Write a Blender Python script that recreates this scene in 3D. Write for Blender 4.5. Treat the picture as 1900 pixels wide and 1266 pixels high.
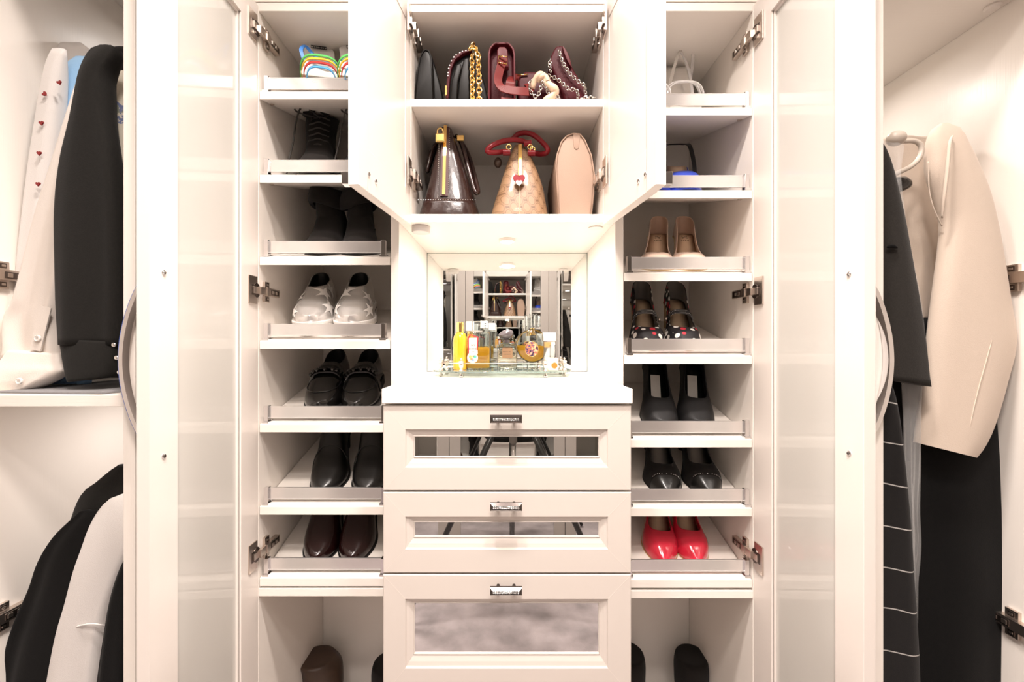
import bpy, bmesh, math, random
from mathutils import Vector, Matrix
import numpy as np
PI = math.pi
random.seed(7)
for o in list(bpy.data.objects):
    bpy.data.objects.remove(o, do_unlink=True)
S = bpy.context.scene
COL = S.collection

# ------------------------------------------------------------------ camera, world, light, exposure
FPX, VX, VY = 780.0, 941.0, 633.0        # focal length in pixels, vanishing point (1900x1266 frame)
DF, ZC = 0.956, 1.25                     # distance camera -> cabinet fronts, camera height
cam_d = bpy.data.cameras.new('camera')
cam = bpy.data.objects.new('camera', cam_d); COL.objects.link(cam)
cam_d.sensor_width = 36.0
cam_d.lens = FPX * 36.0 / 1900.0
cam_d.shift_x = (950.0 - VX) / 1900.0
cam_d.clip_start = 0.01
cam.location = (0, -DF, ZC); cam.rotation_euler = (PI / 2, 0, 0)
S.camera = cam
w = bpy.data.worlds.new('world'); S.world = w; w.use_nodes = True
w.node_tree.nodes['Background'].inputs[0].default_value = (1.0, 0.93, 0.87, 1)
w.node_tree.nodes['Background'].inputs[1].default_value = 0.3
S.view_settings.view_transform = 'Standard'
S.view_settings.look = 'None'
S.view_settings.gamma = 1.0
S.view_settings.use_curve_mapping = False
S.view_settings.exposure = -0.06

def area(name, loc, size, power, col=(1.0, 0.92, 0.85), rot=(0, 0, 0), shape='DISK', spread=180):
    d = bpy.data.lights.new(name, 'AREA'); d.shape = shape; d.size = size; d.energy = power; d.color = col
    d.spread = math.radians(spread)
    o = bpy.data.objects.new(name, d); COL.objects.link(o); o.location = loc; o.rotation_euler = rot
    return o
LAMP = (0.0, -1.1, 2.585)
LW = (1.0, 0.895, 0.83)
area('ceiling_lamp_light', (0, -1.1, 2.565), 0.26, 23, LW, spread=128)
for sx in (-0.3, 0.3):
    area('ceiling_lamp_light', (sx, -1.5, 2.565), 0.14, 6.0, LW, spread=128)  # added rear pair: fill that reaches deeper into the cubbies
for sx in (-0.2, 0.2):
    area('ceiling_lamp_light', (sx, -0.58, 2.565), 0.14, 13.0, LW, spread=120)
area('niche_puck_light', (0.0, 0.16, ZC + 0.258), 0.05, 2.9, (1.0, 0.95, 0.9))
area('closet_puck_light', (-0.76, 0.08, 1.985), 0.05, 0.3, (1.0, 0.93, 0.88))
area('closet_puck_light', (-0.72, 0.0, 1.138), 0.05, 0.8, (1.0, 0.93, 0.9))
area('closet_puck_light', (0.70, 0.02, 1.83), 0.05, 1.0, (1.0, 0.93, 0.88))

# ------------------------------------------------------------------ helpers
def at(px, py, d):
    return Vector(((px - VX) * d / FPX, d - DF, ZC + (VY - py) * d / FPX))
def X(px, d=DF): return (px - VX) * d / FPX
def Z(py, d=DF): return ZC + (VY - py) * d / FPX

def hermite(pts, t):
    """smooth interpolation through (x, value) control points; value may be a tuple"""
    n = len(pts)
    if t <= pts[0][0]: return pts[0][1]
    if t >= pts[-1][0]: return pts[-1][1]
    for i in range(n - 1):
        if pts[i][0] <= t <= pts[i + 1][0]: break
    def sl(k):
        if k == 0: return (np.array(pts[1][1]) - np.array(pts[0][1])) / (pts[1][0] - pts[0][0])
        if k == n - 1: return (np.array(pts[-1][1]) - np.array(pts[-2][1])) / (pts[-1][0] - pts[-2][0])
        a = (np.array(pts[k][1]) - np.array(pts[k - 1][1])) / (pts[k][0] - pts[k - 1][0])
        b = (np.array(pts[k + 1][1]) - np.array(pts[k][1])) / (pts[k + 1][0] - pts[k][0])
        return np.where(a * b <= 0, 0.0, 2 * a * b / np.where(np.abs(a + b) < 1e-12, 1, a + b))
    h = pts[i + 1][0] - pts[i][0]; s = (t - pts[i][0]) / h
    p0 = np.array(pts[i][1], float); p1 = np.array(pts[i + 1][1], float)
    v = (2*s**3 - 3*s**2 + 1) * p0 + (s**3 - 2*s**2 + s) * h * sl(i) + (-2*s**3 + 3*s**2) * p1 + (s**3 - s**2) * h * sl(i + 1)
    return float(v) if v.ndim == 0 else tuple(v)
def sstep(x):
    x = min(1, max(0, x)); return x * x * (3 - 2 * x)

def bx(bm, x0, x1, y0, y1, z0, z1, mi=0):
    v = [bm.verts.new(p) for p in ((x0,y0,z0),(x1,y0,z0),(x1,y1,z0),(x0,y1,z0),(x0,y0,z1),(x1,y0,z1),(x1,y1,z1),(x0,y1,z1))]
    for f in ((0,3,2,1),(4,5,6,7),(0,1,5,4),(1,2,6,5),(2,3,7,6),(3,0,4,7)):
        bm.faces.new([v[i] for i in f]).material_index = mi
    return v
def loft(bm, rings, closed=True, cap=(True, True), mi=0, wrap=False):
    rs = [[bm.verts.new(p) for p in r] for r in rings]
    n = len(rs[0]); pairs = list(zip(rs, rs[1:]))
    if wrap: pairs.append((rs[-1], rs[0]))
    for a, b in pairs:
        for i in range(n if closed else n - 1):
            j = (i + 1) % n
            try: bm.faces.new((a[i], a[j], b[j], b[i])).material_index = mi
            except ValueError: pass
    if cap[0] and not wrap: bm.faces.new(list(reversed(rs[0]))).material_index = mi
    if cap[1] and not wrap: bm.faces.new(rs[-1]).material_index = mi
    return rs
def lathe(bm, prof, c=(0, 0, 0), n=24, axis='z', mi=0, sy=1.0):
    rings = []
    for r, h in prof:
        ring = []
        for k in range(n):
            a = 2 * PI * k / n
            u, v = r * math.cos(a), r * math.sin(a) * sy
            p = {'z': (u, v, h), 'y': (u, -h, v), 'x': (h, u, v)}[axis]
            ring.append((c[0] + p[0], c[1] + p[1], c[2] + p[2]))
        rings.append(ring)
    loft(bm, rings, mi=mi)
def tube(bm, pts, r, n=8, closed=False, mi=0, flat=None, up=None):
    """round tube, or flat band (flat = half-width, half-thickness, up = band normal hint)"""
    pts = [Vector(p) for p in pts]; N = len(pts); rings = []
    prev = None
    for i, p in enumerate(pts):
        if closed: tg = pts[(i + 1) % N] - pts[i - 1]
        else: tg = pts[min(i + 1, N - 1)] - pts[max(i - 1, 0)]
        tg.normalize()
        ref = Vector(up) if up is not None else (prev if prev is not None else (Vector((0, 0, 1)) if abs(tg.z) < 0.9 else Vector((1, 0, 0))))
        b = ref - tg * ref.dot(tg)
        if b.length < 1e-6: b = tg.orthogonal()
        b.normalize(); prev = b
        c = tg.cross(b)
        rr = r[i] if isinstance(r, (list, tuple)) else r
        if flat:
            hw, ht = flat
            ring = [p + c * hw + b * ht, p - c * hw + b * ht, p - c * hw - b * ht, p + c * hw - b * ht]
        else:
            ring = [p + (b * math.cos(2 * PI * k / n) + c * math.sin(2 * PI * k / n)) * rr for k in range(n)]
        rings.append(ring)
    loft(bm, rings, mi=mi, wrap=closed)
def spline(ctrl, n=24, closed=False):
    c = [Vector(p) for p in ctrl]; out = []
    N = len(c); segs = N if closed else N - 1
    per = max(2, n // segs)
    for i in range(segs):
        p0 = c[i - 1] if (closed or i > 0) else c[0]
        p1 = c[i]; p2 = c[(i + 1) % N]; p3 = c[(i + 2) % N] if (closed or i + 2 < N) else c[-1]
        for k in range(per):
            t = k / per
            out.append(0.5 * ((2*p1) + (p2 - p0)*t + (2*p0 - 5*p1 + 4*p2 - p3)*t*t + (3*p1 - p0 - 3*p2 + p3)*t**3))
    if not closed: out.append(c[-1])
    return out
def prism(bm, poly, y0, y1, mi=0):
    """polygon in XZ extruded along Y"""
    loft(bm, [[(x, y0, z) for x, z in poly], [(x, y1, z) for x, z in poly]], mi=mi)
def sphere(bm, c, r, sc=(1, 1, 1), u=12, v=8, mi=0):
    geo = bmesh.ops.create_uvsphere(bm, u_segments=u, v_segments=v, radius=r)
    for vv in geo['verts']:
        vv.co = Vector((vv.co.x * sc[0] + c[0], vv.co.y * sc[1] + c[1], vv.co.z * sc[2] + c[2]))
        for f in vv.link_faces: f.material_index = mi

def obj(name, bm, mats, parent=None, smooth=False, bevel=0.0, sub=0, solid=None, remesh=None, fix=True, seg=2, autosm=None, merge=True):
    if merge: bmesh.ops.remove_doubles(bm, verts=bm.verts, dist=1e-6)
    if fix: bmesh.ops.recalc_face_normals(bm, faces=bm.faces)
    me = bpy.data.meshes.new(name); bm.to_mesh(me); bm.free()
    if not isinstance(mats, (list, tuple)): mats = [mats]
    for m in mats: me.materials.append(m)
    o = bpy.data.objects.new(name, me); COL.objects.link(o)
    if parent is not None:
        o.parent = parent
        if parent.get('world_mesh'):
            o.location = -Vector(parent['base'])
    if smooth:
        for p in me.polygons: p.use_smooth = True
    if bevel:
        b = o.modifiers.new('bevel', 'BEVEL'); b.width = bevel; b.segments = seg; b.limit_method = 'ANGLE'; b.angle_limit = math.radians(40)
    if solid:
        s = o.modifiers.new('solidify', 'SOLIDIFY'); s.thickness = solid[0]; s.offset = -1
        if len(solid) > 1: s.material_offset = solid[1]
    if remesh:
        r = o.modifiers.new('remesh', 'REMESH'); r.mode = 'VOXEL'; r.voxel_size = remesh[0]; r.use_smooth_shade = True
        if remesh[1]:
            s = o.modifiers.new('smooth', 'SMOOTH'); s.iterations = remesh[1]; s.factor = 0.5
    if sub:
        s = o.modifiers.new('subdivision', 'SUBSURF'); s.levels = sub; s.render_levels = sub
    if autosm:
        e = o.modifiers.new('edge_split', 'EDGE_SPLIT'); e.split_angle = math.radians(autosm)
    return o
def B(): return bmesh.new()
def tag(o, label, cat, group=None, kind=None):
    if label: o['label'] = label
    if cat: o['category'] = cat
    if group: o['group'] = group
    if kind: o['kind'] = kind
    return o
def thing(name, label, cat, base=(0, 0, 0), group=None, world=True, matrix=None):
    """an Empty at the thing's base; world=True: its parts are meshed in world coordinates"""
    o = bpy.data.objects.new(name, None); COL.objects.link(o); o.empty_display_size = 0.02
    if matrix is not None: o.matrix_world = matrix
    else: o.location = base
    if world: o['world_mesh'] = 1; o['base'] = list(base)
    return tag(o, label, cat, group)
def child_of(part, parent_thing):
    """make an object a sub-part: meshes of both are in the same coordinates"""
    return part
def sub_obj(name, bm, mats, part, **k):
    """sub-part: same mesh coordinates as the part it belongs to"""
    o = obj(name, bm, mats, None, **k); o.parent = part
    return o
def boxobj(name, parent, m, x0, x1, y0, y1, z0, z1, bevel=0.0008, sub=False):
    bm = B(); bx(bm, x0, x1, y0, y1, z0, z1)
    return (sub_obj if sub else obj)(name, bm, m, parent, bevel=bevel)

# ------------------------------------------------------------------ materials
def mat(name, col, rough=0.5, metal=0.0, spec=0.5, coat=0.0, coatr=0.05, sheen=0.0, trans=0.0, ior=1.45, alpha=1.0, emit=None, grain=None, bump=None, vary=0.0, vscale=30):
    m = bpy.data.materials.new(name); m.use_nodes = True
    nt = m.node_tree; p = nt.nodes['Principled BSDF']
    p.inputs['Base Color'].default_value = (*col, 1)
    p.inputs['Roughness'].default_value = rough; p.inputs['Metallic'].default_value = metal
    p.inputs['Specular IOR Level'].default_value = spec
    p.inputs['Coat Weight'].default_value = coat; p.inputs['Coat Roughness'].default_value = coatr
    p.inputs['Sheen Weight'].default_value = sheen; p.inputs['Transmission Weight'].default_value = trans
    p.inputs['IOR'].default_value = ior; p.inputs['Alpha'].default_value = alpha
    if emit:
        p.inputs['Emission Color'].default_value = (*emit[0], 1); p.inputs['Emission Strength'].default_value = emit[1]
    tc = None
    if grain or bump or vary:
        tc = nt.nodes.new('ShaderNodeTexCoord')
    if grain or bump:
        mp = nt.nodes.new('ShaderNodeMapping'); nt.links.new(tc.outputs['Object'], mp.inputs['Vector'])
        sc, st = (grain or bump)
        mp.inputs['Scale'].default_value = sc
        nz = nt.nodes.new('ShaderNodeTexNoise'); nz.inputs['Scale'].default_value = 1.0; nz.inputs['Detail'].default_value = 3
        nt.links.new(mp.outputs['Vector'], nz.inputs['Vector'])
        bp = nt.nodes.new('ShaderNodeBump'); bp.inputs['Strength'].default_value = st; bp.inputs['Distance'].default_value = 0.001
        nt.links.new(nz.outputs['Fac'], bp.inputs['Height']); nt.links.new(bp.outputs['Normal'], p.inputs['Normal'])
    if vary:
        nz2 = nt.nodes.new('ShaderNodeTexNoise'); nz2.inputs['Scale'].default_value = vscale; nz2.inputs['Detail'].default_value = 6
        nt.links.new(tc.outputs['Object'], nz2.inputs['Vector'])
        mx = nt.nodes.new('ShaderNodeMixRGB'); mx.inputs[1].default_value = (*[c * (1 - vary) for c in col], 1)
        mx.inputs[2].default_value = (*[min(1, c * (1 + vary)) for c in col], 1)
        nt.links.new(nz2.outputs['Fac'], mx.inputs[0]); nt.links.new(mx.outputs[0], p.inputs['Base Color'])
    return m
class N:
    """tiny node-graph writer"""
    def __init__(s, m): s.nt = m.node_tree; s.p = s.nt.nodes['Principled BSDF']
    def val(s, x, sock):
        if isinstance(x, (int, float)): sock.default_value = x
        else: s.nt.links.new(x, sock)
    def m(s, op, a, b=0.0, c=0.0):
        n = s.nt.nodes.new('ShaderNodeMath'); n.operation = op
        s.val(a, n.inputs[0]); s.val(b, n.inputs[1]); s.val(c, n.inputs[2]); return n.outputs[0]
    def xyz(s, coord='Object'):
        t = s.nt.nodes.new('ShaderNodeTexCoord'); x = s.nt.nodes.new('ShaderNodeSeparateXYZ')
        s.nt.links.new(t.outputs[coord], x.inputs[0]); return x.outputs[0], x.outputs[1], x.outputs[2], t.outputs[coord]
    def mix(s, f, a, b):
        n = s.nt.nodes.new('ShaderNodeMixRGB'); s.val(f, n.inputs[0])
        for k, v in ((1, a), (2, b)):
            if isinstance(v, tuple): n.inputs[k].default_value = (*v, 1)
            else: s.nt.links.new(v, n.inputs[k])
        return n.outputs[0]
    def out(s, c, sock='Base Color'): s.nt.links.new(c, s.p.inputs[sock])
WC = (0.85, 0.795, 0.735)
M = {}
M['white_v'] = mat('white_melamine_vertical_grain', WC, 0.33, grain=((900, 900, 14), 0.16))
M['white_h'] = mat('white_melamine_horizontal_grain', WC, 0.33, grain=((14, 900, 900), 0.16))
M['cream_p'] = mat('cream_satin_paint', (0.645, 0.585, 0.535), 0.3)
M['white_p'] = mat('white_satin_paint', (0.79, 0.73, 0.68), 0.28)
M['wall'] = mat('warm_taupe_wall_paint', (0.62, 0.56, 0.50), 0.7)
M['ceil'] = mat('white_ceiling_paint', (0.87, 0.85, 0.83), 0.8)
M['taupe'] = mat('shaded_taupe_frame', (0.36, 0.32, 0.29), 0.4)  # taupe tone carries the weaker light on the opposite frames
M['carpet'] = mat('grey_carpet', (0.30, 0.255, 0.255), 0.95, bump=((300, 300, 300), 1.0), vary=0.75, vscale=7)
M['mirror'] = mat('mirror_silver', (0.86, 0.88, 0.87), 0.0, metal=1.0)
M['mirror_tint'] = mat('tinted_mirror_silver', (0.66, 0.665, 0.66), 0.0, metal=1.0)
M['mirror_edge'] = mat('green_grey_glass_edge', (0.25, 0.28, 0.24), 0.2)
M['chrome'] = mat('polished_chrome', (0.86, 0.85, 0.86), 0.09, metal=1.0)
M['rail'] = mat('brushed_chrome_rail', (0.93, 0.915, 0.91), 0.26, metal=0.92, bump=((6, 2000, 2000), 0.05))
M['nickel'] = mat('satin_nickel', (0.66, 0.58, 0.52), 0.3, metal=1.0)
M['nickel_d'] = mat('dark_nickel', (0.16, 0.13, 0.115), 0.35, metal=1.0)
M['black_chrome'] = mat('black_chrome', (0.10, 0.085, 0.08), 0.12, metal=1.0)
M['bluefilm'] = mat('blue_film_edge', (0.07, 0.12, 0.38), 0.35)
M['gold'] = mat('polished_gold', (0.95, 0.66, 0.24), 0.16, metal=1.0)
M['steel'] = mat('dark_silver_chain', (0.52, 0.49, 0.45), 0.2, metal=1.0)
M['lamp'] = mat('lamp_diffuser', (1, 1, 1), 0.5, emit=((1.0, 0.94, 0.87), 14))
M['crystal'] = mat('crystal_strip', (0.82, 0.78, 0.74), 0.15, metal=0.6, bump=((420, 420, 420), 1.0), vary=0.5, vscale=500)
# frosted glass of the tall doors: milky back, polished front
g = mat('frosted_glass', (0.60, 0.58, 0.54), 0.55, coat=0.8, coatr=0.012, spec=0.3)
M['frost'] = g
M['glass'] = mat('clear_glass', (0.97, 0.99, 0.98), 0.0, trans=1.0, ior=1.45)
M['tray_glass'] = mat('pale_green_glass', (0.78, 0.93, 0.87), 0.02, trans=0.9, ior=1.45)
gm = bpy.data.materials.new('thin_bottle_glass'); gm.use_nodes = True; nt = gm.node_tree; nt.nodes.remove(nt.nodes['Principled BSDF'])
mo = nt.nodes['Material Output']; tb = nt.nodes.new('ShaderNodeBsdfTransparent'); tb.inputs[0].default_value = (0.93, 0.95, 0.945, 1)
gl = nt.nodes.new('ShaderNodeBsdfGlossy'); gl.inputs['Roughness'].default_value = 0.03; lw = nt.nodes.new('ShaderNodeLayerWeight'); lw.inputs[0].default_value = 0.35
mx = nt.nodes.new('ShaderNodeMixShader'); nt.links.new(lw.outputs['Fresnel'], mx.inputs[0]); nt.links.new(tb.outputs[0], mx.inputs[1]); nt.links.new(gl.outputs[0], mx.inputs[2]); nt.links.new(mx.outputs[0], mo.inputs[0])
M['bottle_glass'] = gm
M['plastic'] = mat('clear_garment_plastic', (0.9, 0.88, 0.86), 0.12, alpha=0.15, spec=0.8, bump=((60, 60, 12), 1.0))
# ------------------------------------------------------------------ room shell
YB = 0.334                     # back plane of the cabinets
TH = 0.0187
def structure(name, m, x0, x1, y0, y1, z0, z1):
    o = boxobj(name, None, m, x0, x1, y0, y1, z0, z1, bevel=0); o['kind'] = 'structure'; return o
structure('floor', M['carpet'], -1.45, 1.45, -1.75, 0.42, -0.05, 0.0)
structure('ceiling', M['ceil'], -1.45, 1.45, -1.75, 0.42, 2.6, 2.65)
structure('wall_back', M['wall'], -1.45, 1.45, 0.37, 0.42, 0.0, 2.6)
structure('wall_left', M['wall'], -1.45, -1.40, -1.75, 0.37, 0.0, 2.6)
structure('wall_right', M['wall'], 1.40, 1.45, -1.75, 0.37, 0.0, 2.6)
structure('wall_front', M['wall'], -1.40, 1.40, -1.75, -1.70, 0.0, 2.6)

# mirrored wardrobe on the opposite side of the room (seen in the mirrors)
mw = thing('mirrored_wardrobe', 'wardrobe darkened to taupe with tall mirrored doors opposite the shelves, seen in the mirrors', 'wardrobe', (0, -1.65, 0))
boxobj('body', mw, M['taupe'], -1.39, 1.39, -1.695, -1.635, 0.0, 2.42)
for i, (a, b) in enumerate(((-0.96, -0.32), (-0.32, 0.32), (0.32, 0.96))):
    bm = B(); a += 0.0015; b -= 0.0015
    for q in ((a, a + 0.06, 0.06, 2.4), (b - 0.06, b, 0.06, 2.4), (a + 0.06, b - 0.06, 0.06, 0.13), (a + 0.06, b - 0.06, 2.33, 2.4)):
        bx(bm, q[0], q[1], -1.634, -1.61, q[2], q[3])
    dr = obj('door', bm, M['taupe'], mw, bevel=0.001)
    boxobj('mirror_panel', dr, M['mirror_tint'], a + 0.055, b - 0.055, -1.626, -1.62, 0.125, 2.335, bevel=0, sub=True)

# ceiling downlights; the rear pair is added as fill
LAMPS = ((0, -1.1, 0.14, 'large round white ceiling light above the middle of the room'),
         (-0.2, -0.58, 0.08, 'small round ceiling light close to the left shoe cabinet'), (0.2, -0.58, 0.08, 'small round ceiling light close to the right shoe cabinet'),
         (-0.3, -1.5, 0.08, 'added round fill light on the ceiling by the mirrored wardrobe, left one'), (0.3, -1.5, 0.08, 'added round fill light on the ceiling by the mirrored wardrobe, right one'))
for lx, ly, r, lab in LAMPS:
    t = thing('ceiling_light', lab, 'lamp', (lx, ly, 2.6))
    bm = B(); lathe(bm, [(r, 2.5995), (r, 2.585), (r * 0.9, 2.58), (r * 0.88, 2.588), (0.001, 2.588)], (lx, ly, 0), 32)
    obj('rim', bm, M['ceil'], t, smooth=True, autosm=35)
    bm = B(); lathe(bm, [(0.001, 2.586), (r * 0.86, 2.586), (r * 0.86, 2.58), (0.001, 2.58)], (lx, ly, 0), 32)
    obj('diffuser', bm, M['lamp'], t)

# ------------------------------------------------------------------ hinge (door open, cup on door, plate on cabinet wall)
def hinge_mesh(s):
    """s=+1: wall on the left side, interior towards +x. origin: wall inner face at the cabinet front"""
    bm = B()
    def b(x0, x1, y0, y1, z0, z1, mi=0):
        a, c = sorted((s * x0, s * x1)); bx(bm, a, c, y0, y1, z0, z1, mi)
    b(0.0004, 0.0036, -0.041, -0.0105, -0.031, 0.031)                  # cup flange on the door
    b(0.0030, 0.0044, -0.0325, -0.012, -0.0115, 0.0115, 1)              # cup pocket
    ring = [(s * 0.0046, -0.014 + 0.013 * math.cos(a), 0.0165 * math.sin(a)) for a in np.linspace(0, 2 * PI, 25)[:-1]]
    ring2 = [(s * 0.0005, p[1], p[2]) for p in ring]
    loft(bm, [ring2, ring], mi=1)
    b(0.0040, 0.0075, -0.028, -0.010, -0.0075, 0.0075)                  # arm, first link
    b(0.0055, 0.0125, -0.012, 0.012, -0.0088, 0.0088)
    b(0.0125, 0.0135, -0.010, 0.010, -0.0088, -0.0072); b(0.0125, 0.0135, -0.010, 0.010, 0.0072, 0.0088)
    b(0.0030, 0.0145, 0.010, 0.024, -0.0095, 0.0095)
    b(0.0010, 0.0125, 0.022, 0.066, -0.0090, 0.0090)                    # arm on plate
    b(0.0122, 0.0132, 0.028, 0.062, -0.0060, 0.0060, 1)
    b(0.0125, 0.0148, 0.031, 0.039, -0.004, 0.004); b(0.0125, 0.0142, 0.046, 0.053, -0.0035, 0.0035)
    b(0.0004, 0.0065, 0.014, 0.032, -0.0235, 0.0235)                    # wings of the mounting plate
    b(0.0060, 0.0078, 0.018, 0.028, 0.012, 0.021, 1); b(0.0060, 0.0078, 0.018, 0.028, -0.021, -0.012, 1)
    b(0.0070, 0.0086, 0.020, 0.026, 0.0145, 0.0185); b(0.0070, 0.0086, 0.020, 0.026, -0.0185, -0.0145)
    me = bpy.data.meshes.new('hinge'); bmesh.ops.recalc_face_normals(bm, faces=bm.faces); bm.to_mesh(me); bm.free()
    me.materials.append(M['nickel']); me.materials.append(M['nickel_d'])
    return me
HM = {1: hinge_mesh(1), -1: hinge_mesh(-1)}
def hinge(part, s, x, y, z):
    o = bpy.data.objects.new('hinge', HM[s]); COL.objects.link(o); o.parent = part; o.location = (x, y, z)
    bv = o.modifiers.new('bevel', 'BEVEL'); bv.width = 0.0009; bv.segments = 2
    return o
def screw_mesh():
    bm = B(); lathe(bm, [(0.001, 0.0022), (0.0032, 0.0020), (0.0042, 0.0010), (0.0044, -0.001)], n=16)
    bx(bm, -0.0026, 0.0026, -0.0005, 0.0005, 0.0019, 0.0026, 1); bx(bm, -0.0005, 0.0005, -0.0026, 0.0026, 0.0019, 0.0026, 1)
    me = bpy.data.meshes.new('screw'); bm.to_mesh(me); bm.free(); me.materials.append(M['chrome']); me.materials.append(M['nickel_d']); return me
SM = screw_mesh()
def screw(part, m):
    o = bpy.data.objects.new('screw', SM); COL.objects.link(o); o.parent = part; o.matrix_local = m; return o

# framed leaf standing in the door's own coordinates: s along the door (0 = hinge edge), thickness outwards
def door_frame(o, u, n, Wd, z0, z1, st_h, st_n, rail_t, rail_b, inset=0.004, th=0.0187):
    """o hinge point (inner face), u unit vector along the door, n unit vector outwards. frame of 4 members with stepped bead"""
    bm = B()
    def P(s, t, z): return (o[0] + u[0] * s + n[0] * t, o[1] + u[1] * s + n[1] * t, z)
    def member(a, b, c, d, t0=0.0, t1=th):
        vs = [bm.verts.new(P(s, t, z)) for t in (t0, t1) for s, z in ((a, c), (b, c), (b, d), (a, d))]
        for f in ((0,1,2,3),(7,6,5,4),(0,4,5,1),(1,5,6,2),(2,6,7,3),(3,7,4,0)):
            bm.faces.new([vs[i] for i in f])
    member(0.0, st_h, z0, z1); member(Wd - st_n, Wd, z0, z1)
    member(st_h, Wd - st_n, z0, z0 + rail_b); member(st_h, Wd - st_n, z1 - rail_t, z1)
    return bm, P, member

# ------------------------------------------------------------------ tilted shoe shelves
TILT = math.atan(0.096 / 0.334)
SHELF_Z = {'L': [169, 324, 477, 633, 788, 941, 1074], 'R': [199, 353, 507, 661, 816, 944, 1077]}
def shelf_z(side, i, y): return Z(SHELF_Z[side][i]) + math.tan(TILT) * y
pin_bm = B(); bx(pin_bm, -0.004, 0.004, -0.003, 0.003, -0.0025, 0.0)
PIN = bpy.data.meshes.new('shelf_pin'); pin_bm.to_mesh(PIN); pin_bm.free(); PIN.materials.append(M['nickel'])

def shoe_cabinet(side):
    s = 1 if side == 'L' else -1
    if side == 'L': xi, xo = X(480), -0.265            # wall at the door side, wall at the middle
    else: xi, xo = X(1397), 0.2648
    lab = ('tall white shoe cabinet at the left, silver sneakers on its middle shelf, frosted door open' if side == 'L'
           else 'tall white shoe cabinet at the right with red pumps, frosted door open')
    t = thing('shoe_cabinet', lab, 'cabinet', ((xi + xo) / 2, 0.16, 0))
    lo, hi = min(xi, xo), max(xi, xo)
    a, b = sorted((xi, xi - s * TH))
    boxobj('side_panel', t, M['white_v'], a, b, 0, YB, 0, 2.02)
    boxobj('back_panel', t, M['white_v'], lo, hi, YB, YB + 0.012, 0.0, 2.02)
    boxobj('top_panel', t, M['white_h'], lo, hi, 0.0, YB, Z(20.5), Z(4.5))
    boxobj('crown_fascia', t, M['white_h'], a if s > 0 else lo, hi if s > 0 else b, -0.002, 0.02, Z(4.2), Z(-60))
    boxobj('bottom_panel', t, M['white_h'], lo, hi, 0.0, YB, 0.085, 0.104)
    boxobj('toe_kick', t, M['white_h'], lo, hi, 0.03, 0.048, 0.0, 0.084)
    fx = (1093, 1107) if side == 'L' else (1097, 1111)
    boxobj('shelf', t, M['white_h'], lo, hi, 0.0, YB, Z(fx[1]), Z(fx[0]))
    for i in range(7):
        zf = Z(SHELF_Z[side][i]); zt = lambda y: zf + math.tan(TILT) * y
        bm = B(); vs = []
        x0, x1 = lo + 0.0015, hi - 0.0015
        for x in (x0, x1):
            vs += [bm.verts.new(p) for p in ((x, 0.001, zf - 0.0183), (x, YB - 0.001, zt(YB) - 0.0183), (x, YB - 0.001, zt(YB)), (x, 0.001, zf))]
        for f in ((0,1,2,3),(7,6,5,4),(0,4,5,1),(1,5,6,2),(2,6,7,3),(3,7,4,0)): bm.faces.new([vs[k] for k in f])
        sh = obj('shelf', bm, M['white_h'], t, bevel=0.0007)
        # chrome toe fence: bar and two posts with feet
        if side == 'L': fa, fb = X(496, 0.97), X(712, 0.97)
        else: fa, fb = X(1167, 0.97), X(1384, 0.97)
        bm = B(); y = 0.014
        bx(bm, fa + 0.004, fb - 0.004, y, y + 0.0035, zf + 0.0125, zf + 0.039)
        bx(bm, fa + 0.004, fb - 0.004, y - 0.0006, y + 0.004, zf + 0.0372, zf + 0.0395); bx(bm, fa + 0.004, fb - 0.004, y - 0.0006, y + 0.004, zf + 0.0118, zf + 0.0138)
        sub_obj('fence_rail', bm, M['rail'], sh, bevel=0.0005)
        for fx_ in (fa, fb):
            bm = B(); zb = zt(y) + 0.0003
            bx(bm, fx_ - 0.005, fx_ + 0.005, y - 0.006, y + 0.007, zf + 0.006, zf + 0.041)
            v = bx(bm, fx_ - 0.0075, fx_ + 0.0075, y - 0.010, y + 0.011, zf - 0.0, zf + 0.006)
            for k in (0, 1): v[k].co.z = zt(y - 0.010) + 0.0003
            for k in (2, 3): v[k].co.z = zt(y + 0.011) + 0.0003
            sub_obj('fence_post', bm, M['chrome'], sh, bevel=0.0014)
        for xx in (lo + 0.008, hi - 0.008):
            o = bpy.data.objects.new('shelf_pin', PIN); COL.objects.link(o); o.parent = sh; o.location = (xx, 0.04, zt(0.04) - 0.0184)
    # tall framed glass door
    ang = math.radians(2.8 if side == 'L' else 1.1) * s
    Wd = 0.308 if side == 'L' else 0.302
    O = (xi - s * 0.0008, -0.001)
    u = (math.sin(ang), -math.cos(ang)); n = (-s * math.cos(ang), -s * math.sin(ang))
    zt_, zb_ = 2.012, 0.09
    bm, P, member = door_frame(O, u, n, Wd, zb_, zt_, 0.066, 0.059, 0.064, 0.075)
    g0, g1, gz0, gz1 = 0.066, Wd - 0.059, zb_ + 0.075, zt_ - 0.064
    for (a_, b_, c_, d_) in ((g0, g0 + 0.005, gz0, gz1), (g0 + 0.005, g1, gz1 - 0.005, gz1), (g0 + 0.005, g1, gz0, gz0 + 0.005), (g1 - 0.003, g1, gz0 + 0.005, gz1 - 0.005)):
        member(a_, b_, c_, d_, 0.0045, 0.010)                           # glazing bead
    dr = obj('door', bm, M['white_p'], t, bevel=0.0007)
    bm = B(); vs = [bm.verts.new(P(q, tt, z)) for tt in (0.0085, 0.0125) for q, z in ((g0 + 0.001, gz0), (g1, gz0), (g1, gz1), (g0 + 0.001, gz1))]
    for f in ((0,1,2,3),(7,6,5,4),(0,4,5,1),(1,5,6,2),(2,6,7,3),(3,7,4,0)): bm.faces.new([vs[k] for k in f])
    sub_obj('glass_pane', bm, M['frost'], dr)
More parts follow.
